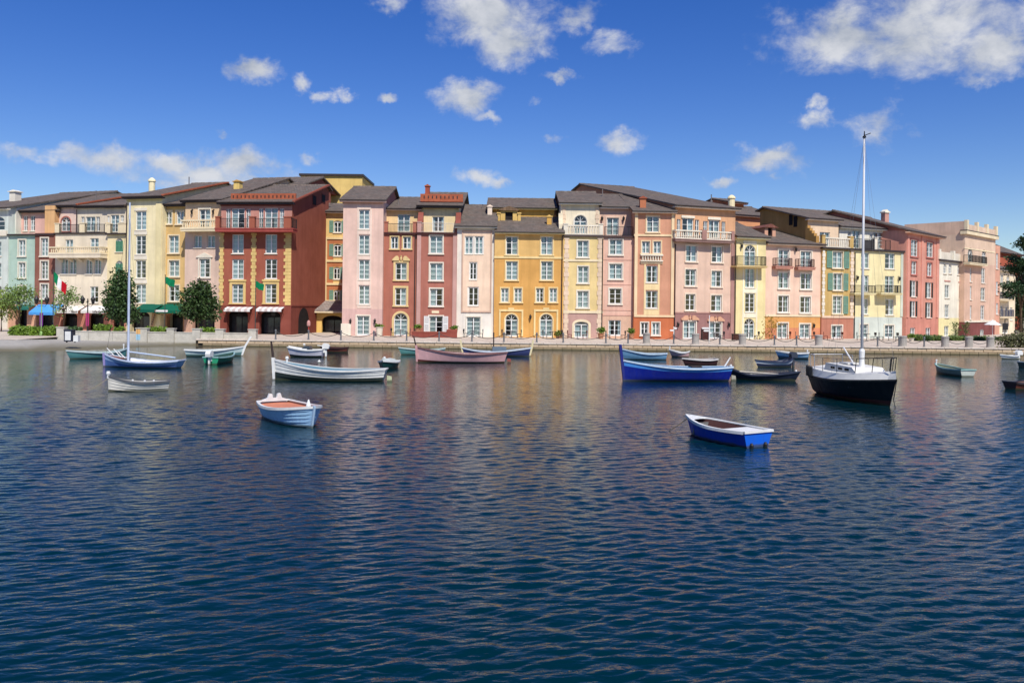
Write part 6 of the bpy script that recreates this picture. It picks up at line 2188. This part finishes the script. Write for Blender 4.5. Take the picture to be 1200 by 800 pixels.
def hedge(label, x0, x1, D, y0, y1, lm, dep=1.0, seed=3, n=1500, name='hedge'):
    a, b = ray(x0, 388).x * D, ray(x1, 388).x * D
    H = hgt((x0 + x1) / 2, y0, D)
    root = empty(name, ((a + b) / 2, D, GZ))
    tag(root, label, 'hedge', 'clipped hedges')
    hw = (b - a) / 2
    rnd = random.Random(seed)
    mb = MB(); mb.box(-hw + .15, hw - .15, -dep / 2 + .15, dep / 2 - .15, 0, H - .15)
    mb.obj('twig_core', plain((44, 40, 26), .95, .1, .3, name='twigs'), root)
    lb = MB()
    for _ in range(n):
        q = Vector((rnd.uniform(-hw, hw), rnd.uniform(-dep / 2, dep / 2), rnd.uniform(.05, H)))
        k = rnd.randrange(3)
        if k == 0: q.y = -dep / 2 + rnd.gauss(0, .06)
        elif k == 1: q.z = H + rnd.gauss(0, .07)
        u = Vector((rnd.gauss(0, 1), rnd.gauss(0, 1), rnd.gauss(0, 1))).normalized(); v = u.orthogonal().normalized()
        l = .2 * rnd.uniform(.6, 1.3)
        lb.poly([q, q + u * l * .5 + v * l * .35, q + u * l, q + u * l * .5 - v * l * .35])
    lb.obj('leaves', lm, root)
    return root


HG = leaf_mat((92, 122, 40))
hedge('bright clipped hedge left of the lamp post at the plaza edge', 15, 46.5, 82.5, 384.5, 392, HG, seed=3)
hedge('bright clipped hedge right of the lamp post at the plaza edge', 50.5, 66, 82.5, 384.5, 392, HG, seed=4)
hedge('dark low hedge behind the harbour wall near the dustbin', 77, 95, 83, 385, 392, DG, seed=5, n=900)
hedge('rounded yellow-green shrub row behind the harbour wall', 112.5, 130, 83, 382.5, 392, HG, seed=6, n=900)
hedge('small shrub row at the foot of the magnolia', 137, 145, 83, 385, 392, HG, seed=7, n=500)
hedge('clipped hedge under the green awning', 173.5, 195.5, 83, 385, 392, HG, seed=8, n=900)
hedge('clipped hedge at the foot of the rounded tree', 234, 252.5, 83, 386, 392, HG, seed=9, n=900)
hx = [(1072, 1078, OG), (1078.5, 1088, DG), (1088, 1106, OG), (1111.5, 1125, OG), (1126, 1133, DG), (1139, 1151, DG), (1151.5, 1158, OG), (1166, 1182, DG)]
nm = ['small shrub by the stairs of the salmon house', 'dark hedge below the salmon house, left piece', 'bright hedge between salmon and white houses', 'bright hedge in front of the white house', 'dark hedge between the two saplings',
      'dark hedge in front of the maroon ground floor', 'bright hedge piece right of the maroon wall', 'dark hedge in front of the cream house at far right']
for i, (a, b, lm) in enumerate(hx):
    hedge(nm[i], a, b, 95 + (a - 1072) * .05, 394 + .02 * (a - 1072), 402, lm, seed=20 + i, n=900)
# overgrown bank at far right
p = place(1191, 80)
root = empty('bank_shrub', p); tag(root, 'untidy grey-green shrub hanging over the quay at far right', 'shrub')
leaf_cloud(2600, [(0, 0, .55, 1.8, 1.0, .8), (1.5, .2, .8, 1.5, 1.0, .9)], .2, random.Random(4), spread=.25).obj('leaves', leaf_mat((96, 100, 72)), root)
sb = MB()
for k in range(7): sb.tube([(-.3 + .25 * k, 0, -.1), (-.7 + .4 * k, .1, .9)], .03, 5)
sb.obj('stems', BARK, root)

# ---------------------------------------------------------------- promenade furniture
GRAN = stone_mat((.33, .30, .26), (.40, .37, .33), 'granite', False)
STEEL = plain((108, 110, 112), .45, .5, .1, name='bollard_steel')
bol = MB(); bol.lathe([(.11, 0), (.11, .06), (.075, .1), (.07, .78), (.1, .8), (.1, .86), (.05, .93)], 0, 0, 10)
bolm = bol.mesh('bollard', STEEL)
posn = ['first', 'second', 'third', 'fourth', 'fifth', 'sixth', 'seventh', 'eighth', 'ninth', 'tenth', 'eleventh', 'twelfth', 'thirteenth', 'fourteenth', 'fifteenth', 'sixteenth', 'seventeenth', 'eighteenth', 'nineteenth', 'twentieth', 'twenty-first', 'twenty-second', 'twenty-third', 'twenty-fourth', 'twenty-fifth', 'twenty-sixth', 'twenty-seventh', 'twenty-eighth', 'twenty-ninth', 'thirtieth']
BX = [323.5, 362, 400, 438.5, 477, 515, 553.5, 591, 629.5, 660.5, 710.5, 736.5, 790, 844, 908, 934, 1029, 1054, 1083.5]
bpos = []
bol_objs = []
for i, x in enumerate(BX):
    px = ray(x, 398).x * (DQ + .75)
    o = link('bollard', bolm, None, (px, DQ + .75, GZ))
    tag(o, (posn[i] if i < 18 else 'last') + ' grey metal bollard from the left along the quay edge', 'bollard', 'bollards along the quay')
    bpos.append(px)
blk = MB(); blk.lathe([(.36, 0), (.36, .05), (.33, .09), (.33, .82), (.36, .86), (.36, .96), (.3, 1.0)], 0, 0, 14)
blkm = blk.mesh('stone_bollard', GRAN)
SX = [(758, 'below the salmon house'), (815.5, 'below the rose house'), (870.5, 'below the lemon yellow house'), (960, 'below the olive ochre house'), (1058.5, 'right of the aqua ground floor'), (1108, 'below the white house'), (1136, 'between white and tan pink houses'), (1161, 'below the tan pink house')]
spos = []
for (x, lab) in SX:
    px = ray(x, 398).x * (DQ + .8)
    tag(link('stone_bollard', blkm, None, (px, DQ + .8, GZ)), 'thick granite bollard ' + lab, 'bollard', 'granite bollards on the quay')
    spos.append(px)
allp = sorted(bpos + spos)
ci = 0
for a, b in zip(allp, allp[1:]):
    if b - a < 1.6 or b - a > 6.5: continue
    mb = MB()
    n = 12
    mb.tube([(a + (b - a) * k / n, DQ + .76, GZ + .74 - .42 * (1 - (2 * k / n - 1) ** 2)) for k in range(n + 1)], .028, 5)
    o = mb.obj('barrier_chain', IRON)
    pxm = 600 + (a + b) / 2 / (DQ + .76) * 1000
    tag(o, '%s sagging dark chain from the left between the quay posts' % posn[ci], 'chain', 'chains between the quay posts'); ci += 1


def make_chair(mat):
    mb = MB(); mb.box(-.22, .22, -.22, .22, .42, .46); seat = mb.mesh('seat', mat)
    mb = MB(); mb.box(-.22, .22, .20, .235, .62, .90)
    for x in (-.12, 0, .12): mb.box(x - .02, x + .02, .205, .23, .46, .62)
    back = mb.mesh('backrest', mat)
    mb = MB(); mb.box(-.018, .018, -.018, .018, 0, .42); leg = mb.mesh('leg', mat)
    return seat, back, leg


def put_chair(parts, p, rz, label):
    root = empty('cafe_chair', p, rz); tag(root, label, 'chair', 'terrace chairs')
    link('seat', parts[0], root); link('backrest', parts[1], root)
    for x in (-.19, .19):
        for y in (-.19, .19): link('leg', parts[2], root, (x, y, 0))


def put_table(p, mat, label):
    root = empty('cafe_table', p); tag(root, label, 'table', 'terrace tables')
    mb = MB(); mb.lathe([(.38, .70), (.4, .72), (.4, .74), (.38, .745)], 0, 0, 14); mb.obj('table_top', mat, root)
    mb = MB(); mb.lathe([(.24, 0), (.22, .03), (.035, .05), (.035, .70)], 0, 0, 10); mb.obj('pedestal', mat, root)


CH, CHR = make_chair(plain((52, 54, 58), .5, .4, .1, name='chair_metal')), make_chair(plain((112, 50, 40), .6, .3, .1, name='chair_wood'))
DC = 89.6
sets = [(470, 'the yellow arched doorway', CH), (555, 'the white and peach house', CH), (600, 'the left golden house door', CH), (648, 'the right golden house door', CH), (677, 'the mauve ground floor', CHR), (722, 'the rose pink house', CH),
        (838, 'the rose house', CH), (879, 'the lemon yellow house', CH), (916, 'the left orange ground floor door', CHR), (944, 'the right orange ground floor door', CH), (977, 'the terracotta ground floor', CHR), (1016, 'the left aqua ground floor door', CH), (1042, 'the right aqua ground floor door', CH)]
for i, (x, lab, cm) in enumerate(sets):
    DD = min(dline(x) - 1.9, 94.5)
    c = place(x, DD)
    put_table(c, plain((70, 72, 76), .5, .4, .1, name='chair_metal'), 'small round terrace table at ' + lab)
    put_chair(cm, c + Vector((-.8, .1, 0)), R(75), 'terrace chair left of the table at ' + lab)
    put_chair(cm, c + Vector((.8, .05, 0)), R(-80), 'terrace chair right of the table at ' + lab)
# potted plants
POT = plain((188, 132, 100), .8, .2, .15, name='terracotta')


def pot(x, D, ytop, label, lm, pm=POT, r=.34, tall=.62):
    p = place(x, D); H = hgt(x, ytop, D)
    root = empty('potted_plant', p); tag(root, label, 'potted plant', 'potted plants on the quay')
    mb = MB(); mb.lathe([(r * .62, 0), (r * .7, .05), (r * .95, tall - .08), (r * 1.08, tall - .06), (r * 1.08, tall), (r * .9, tall)], 0, 0, 14); mb.obj('pot', pm, root)
    rr = max(.3, (H - tall) * .6)
    leaf_cloud(420, [(0, 0, tall + (H - tall) * .5, rr * 1.15, rr * 1.1, (H - tall) * .5)], .16, random.Random(int(x)), spread=.1).obj('leaves', lm, root)
    mb = MB(); mb.tube([(0, 0, tall - .1), (0, 0, tall + (H - tall) * .5)], .03, 5); mb.obj('stem', BARK, root)


pot(445, 90.3, 380.5, 'flat green plant on a pale pedestal beside the pink tower', HG, OFFW, .4, 1.0)
pot(490, 90.3, 381, 'flat green plant left of the low brick wall', HG, POT, .36, .9)
pot(533, 90, 382, 'flat green plant right of the low brick wall', HG, POT, .36, .9)
pot(655, 90, 387.5, 'bushy potted shrub between golden and light yellow houses', leaf_mat((96, 110, 40)), POT, .3, .3)
pot(704.5, 90, 383.5, 'topiary in a terracotta pot left of the rose pink door', HG)
pot(740, 90, 385, 'topiary in a terracotta pot right of the rose pink door', HG)
pot(1068.5, 93, 392, 'pale potted plant at the foot of the salmon house', HG, OFFW, .3, .4)
p = place(905, 93.2)
tree('small_tree', 'scrawny small tree against the orange ground floor', p, [(0, 0, 2.0, .9, .4, .7), (.7, 0, 1.7, .6, .4, .4), (-.5, 0, .7, .7, .4, .5)], 420, .16, leaf_mat((150, 124, 44)), 2.4, r=.04, limbs=8, seed=31, group=None, spread=.2, fork=.1)

# low brick terrace wall
root = empty('terrace_wall', place(509, 88.6)); tag(root, 'low red brick terrace wall before the lilac pilastered house', 'wall')
a, b = ray(483, 392).x * 88.6, ray(536, 392).x * 88.6
o0 = root.location.x
bmx = MB(); bmx.box(a - o0, b - o0, 0, .3, 0, .55); bmx.obj('wall', C(150, 66, 52), root)
bmx = MB(); bmx.box(b - o0 - 1.1, b - o0, -.02, .32, .552, .85); bmx.obj('raised_end', C(150, 66, 52), root)
bmx = MB(); bmx.box(a - o0 - .05, b - o0 - 1.12, -.04, .34, .552, .62); bmx.obj('coping', C(172, 92, 74), root)
# brown wicker screens
for (x0, x1, yt, lab) in ((822.5, 830.5, 385.5, 'brown wicker screen between the rose house doors'), (858.5, 872, 391.5, 'low brown wicker chest left of the lemon yellow door')):
    D = 90.2
    a, b = ray(x0, 392).x * D, ray(x1, 392).x * D; H = hgt(x0, yt, D)
    root = empty('wicker_chest', ((a + b) / 2, D, GZ)); tag(root, lab, 'chest', 'wicker furniture')
    hw = (b - a) / 2
    mb = MB()
    for k in range(max(3, int(H / .12))):
        z = .06 + k * .12
        mb.box(-hw, hw, -.25, .25, z, z + .1)
    mb.obj('wicker_body', plain((74, 40, 36), .8, .2, .2, 8, name='wicker'), root)
    for x in (-hw + .03, hw - .03):
        for y in (-.22, .22):
            mb = MB(); mb.box(x - .03, x + .03, y - .03 - .02, y + .03 + .02, 0, H * .98); mb.obj('leg', DKWOOD, root)
    mb = MB(); mb.box(-hw - .04, hw + .04, -.29, .29, H, H + .05); mb.obj('lid', DKWOOD, root)
# finger signposts
for (x, y, lab, arms) in ((790, 399, 'short signpost with two white fingers at the salmon house corner', ((384.5, 4), (387, -5))), (831.5, 401, 'white signpost with three finger boards before the rose house', ((384.5, -9), (387.5, -7), (390, 3)))):
    p = gp(x, y + 1)
    root = empty('signpost', p); tag(root, lab, 'signpost', 'signposts')
    D = p.y; H = hgt(x, 371 if x > 800 else 384, D)
    mb = MB(); mb.lathe([(.08, 0), (.045, .05), (.04, H), (.06, H + .05), (.02, H + .12)], 0, 0, 8); mb.obj('post', BW, root)
    for (yy, ln) in arms:
        z = hgt(x, yy, D); w_ = ln / 1000 * D
        mb = MB(); s_ = 1 if w_ > 0 else -1
        mb.prism([(0.05 * s_, z - .08), (w_ - .1 * s_, z - .08), (w_, z), (w_ - .1 * s_, z + .08), (.05 * s_, z + .08)], -.02, .02, 'y'); mb.obj('finger_board', BW, root)
# red hydrant-like post near the arcade
p = gp(362, 397)
root = empty('red_post', p); tag(root, 'slim red post with pink cap at the arcade corner', 'post')
mb = MB(); mb.lathe([(.09, 0), (.05, .06), (.05, 1.5)], 0, 0, 8); mb.obj('post', paint(170, 60, 50), root)
mb = MB()
mb.lathe([(.1, 1.2), (.17, 1.3), (.17, 1.62), (.06, 1.78)], 0, 0, 10); mb.obj('cap', paint(206, 150, 140), root)


def flagpole(x, ytop, D, label, cloth, ybase=390, h0=None, w_=1.0, hh=.75, dirn=1, fy=None):
    p = place(x, D); H = hgt(x, ytop, D)
    root = empty('flagpole', p); tag(root, label, 'flagpole', 'flagpoles on the plaza')
    mb = MB(); mb.tube([(0, 0, 0), (0, 0, H)], [.05, .03], 8); mb.lathe([(.05, H), (.06, H + .06), (.01, H + .12)], 0, 0, 8); mb.obj('pole', plain((60, 66, 62), .4, .5, .1, name='pole_paint'), root)
    n = len(cloth)
    for i, mat in enumerate(cloth):
        mb = MB(); m_ = 5
        for j in range(m_):
            for v in range(4):
                P = []
                for (jj, vv) in ((j, v), (j + 1, v), (j + 1, v + 1), (j, v + 1)):
                    f = (i + jj / m_) / n
                    x_ = f * w_ * (.86 - .1 * vv / 4) * dirn
                    P.append((x_, .10 * math.sin(f * 7 + vv * .4), H - .1 - vv / 4 * hh - f * (fy or .35) + .04 * math.sin(f * 9)))
                mb.poly(P)
        mb.obj('flag', mat, root, smooth=True)


FG, FW, FR = plain((22, 130, 84), .8, .1, name='flag_cloth'), plain((236, 236, 232), .8, .1, name='flag_cloth'), plain((196, 30, 44), .8, .1, name='flag_cloth')
flagpole(62.5, 317, 84, 'tricolour green white red flag drooping on a pale pole', [FG, FW, FR], w_=1.5, hh=1.0, fy=1.3)
flagpole(193.5, 323, 84, 'green pennant on a dark pole under the mustard house', [FG], w_=1.1, hh=.7)
flagpole(299.5, 328, 84, 'green pennant on a dark pole before the brick red house', [FG], w_=.95, hh=.65)


def lamp(x, D, ytop, label, banner=None, base_m=None):
    p = place(x, D); H = hgt(x, ytop, D)
    root = empty('street_lamp', p); tag(root, label, 'street lamp', 'plaza street lamps')
    mb = MB(); mb.lathe([(.2, 0), (.18, .3), (.1, .5), (.06, .7), (.05, H - .6), (.08, H - .55), (.03, H - .2)], 0, 0, 10); mb.obj('post', base_m or IRON, root)
    for q in (-1, 1):
        mb = MB(); mb.tube([(0, 0, H - .9), (q * .3, 0, H - 1.0), (q * .5, 0, H - .75)], .025, 5); mb.obj('arm', IRON, root)
        mb = MB(); mb.lathe([(.06, H - .75), (.12, H - .7), (.22, H - .3), (.24, H - .27), (.08, H - .05), (.02, H + .1)], q * .5, 0, 8); mb.obj('lantern', IRON, root)
    if banner:
        mb = MB(); mb.prism([(-.15, H - 2.8), (0, H - 2.95), (.15, H - 2.8), (.17, H - 1.6), (-.17, H - 1.6)], -.05, -.03, 'y'); mb.obj('banner', banner, root)
    return root


PUR, MAG = plain((112, 60, 130), .8, .1, name='banner_cloth'), plain((176, 62, 110), .8, .1, name='banner_cloth')
lamp(49, 82, 347, 'double lantern lamp post with purple banner by the blue awning', PUR, paint(150, 190, 110))
lamp(103, 82, 347, 'double lantern lamp post with magenta banner by the white awnings', MAG)
# dustbin cart on the ramp side of the wall
p = on_z(82, 401.5, .55)
root = empty('wheeled_bin', p); tag(root, 'white faced wheeled bin standing against the harbour wall', 'bin')
mb = MB(); mb.box(-.34, .34, -.28, .28, .12, 1.02); mb.obj('body', plain((44, 48, 66), .5, .4, .1, name='bin_plastic'), root)
mb = MB(); mb.box(-.24, .24, -.30, -.282, .22, .95); mb.obj('front_panel', BW, root)
mb = MB(); mb.box(-.37, .37, -.31, .3, 1.022, 1.1); mb.obj('lid', plain((44, 48, 66), .5, .4, .1, name='bin_plastic'), root)
for q in (-1, 1):
    mb = MB(); mb.tube([(q * .3, .2, .1), (q * .38, .2, .1)], .1, 10); mb.obj('wheel', IRON, root)
mb = MB(); mb.box(.40, .80, -.2, .2, .1, .62); mb.obj('side_box', BW, root)
# white parasol and sign stand on the right quay
p = place(1163.5, 96)
root = empty('parasol', p); tag(root, 'white parasol in front of the maroon ground floor', 'parasol')
mb = MB(); mb.tube([(0, 0, 0), (0, 0, 2.3)], .03, 6); mb.obj('pole', BW, root)
mb = MB(); mb.lathe([(.9, 1.85), (.88, 1.9), (.1, 2.35), (.02, 2.42)], 0, 0, 8); mb.obj('canopy', FW, root)
p = place(1178, 92)
root = empty('sign_stand', p); tag(root, 'dark square notice board on a post at the right end of the quay', 'sign')
mb = MB(); mb.lathe([(.06, 0), (.05, 2.6)], 0, 0, 8); mb.obj('post', IRON, root)
mb = MB(); mb.box(-.3, .3, -.1, -.05, 1.4, 2.1); mb.obj('board', IRON, root)
# mooring buoy
p = on_z(374.5, 425, 0)
root = empty('mooring_buoy', (p.x, p.y, 0)); tag(root, 'small white mooring buoy afloat above the long white boat', 'buoy')
mb = MB(); mb.lathe([(.02, -.12), (.1, -.06), (.13, .03), (.1, .12), (.03, .16), (.025, .22)], 0, 0, 12); mb.obj('float', BW, root, smooth=True)
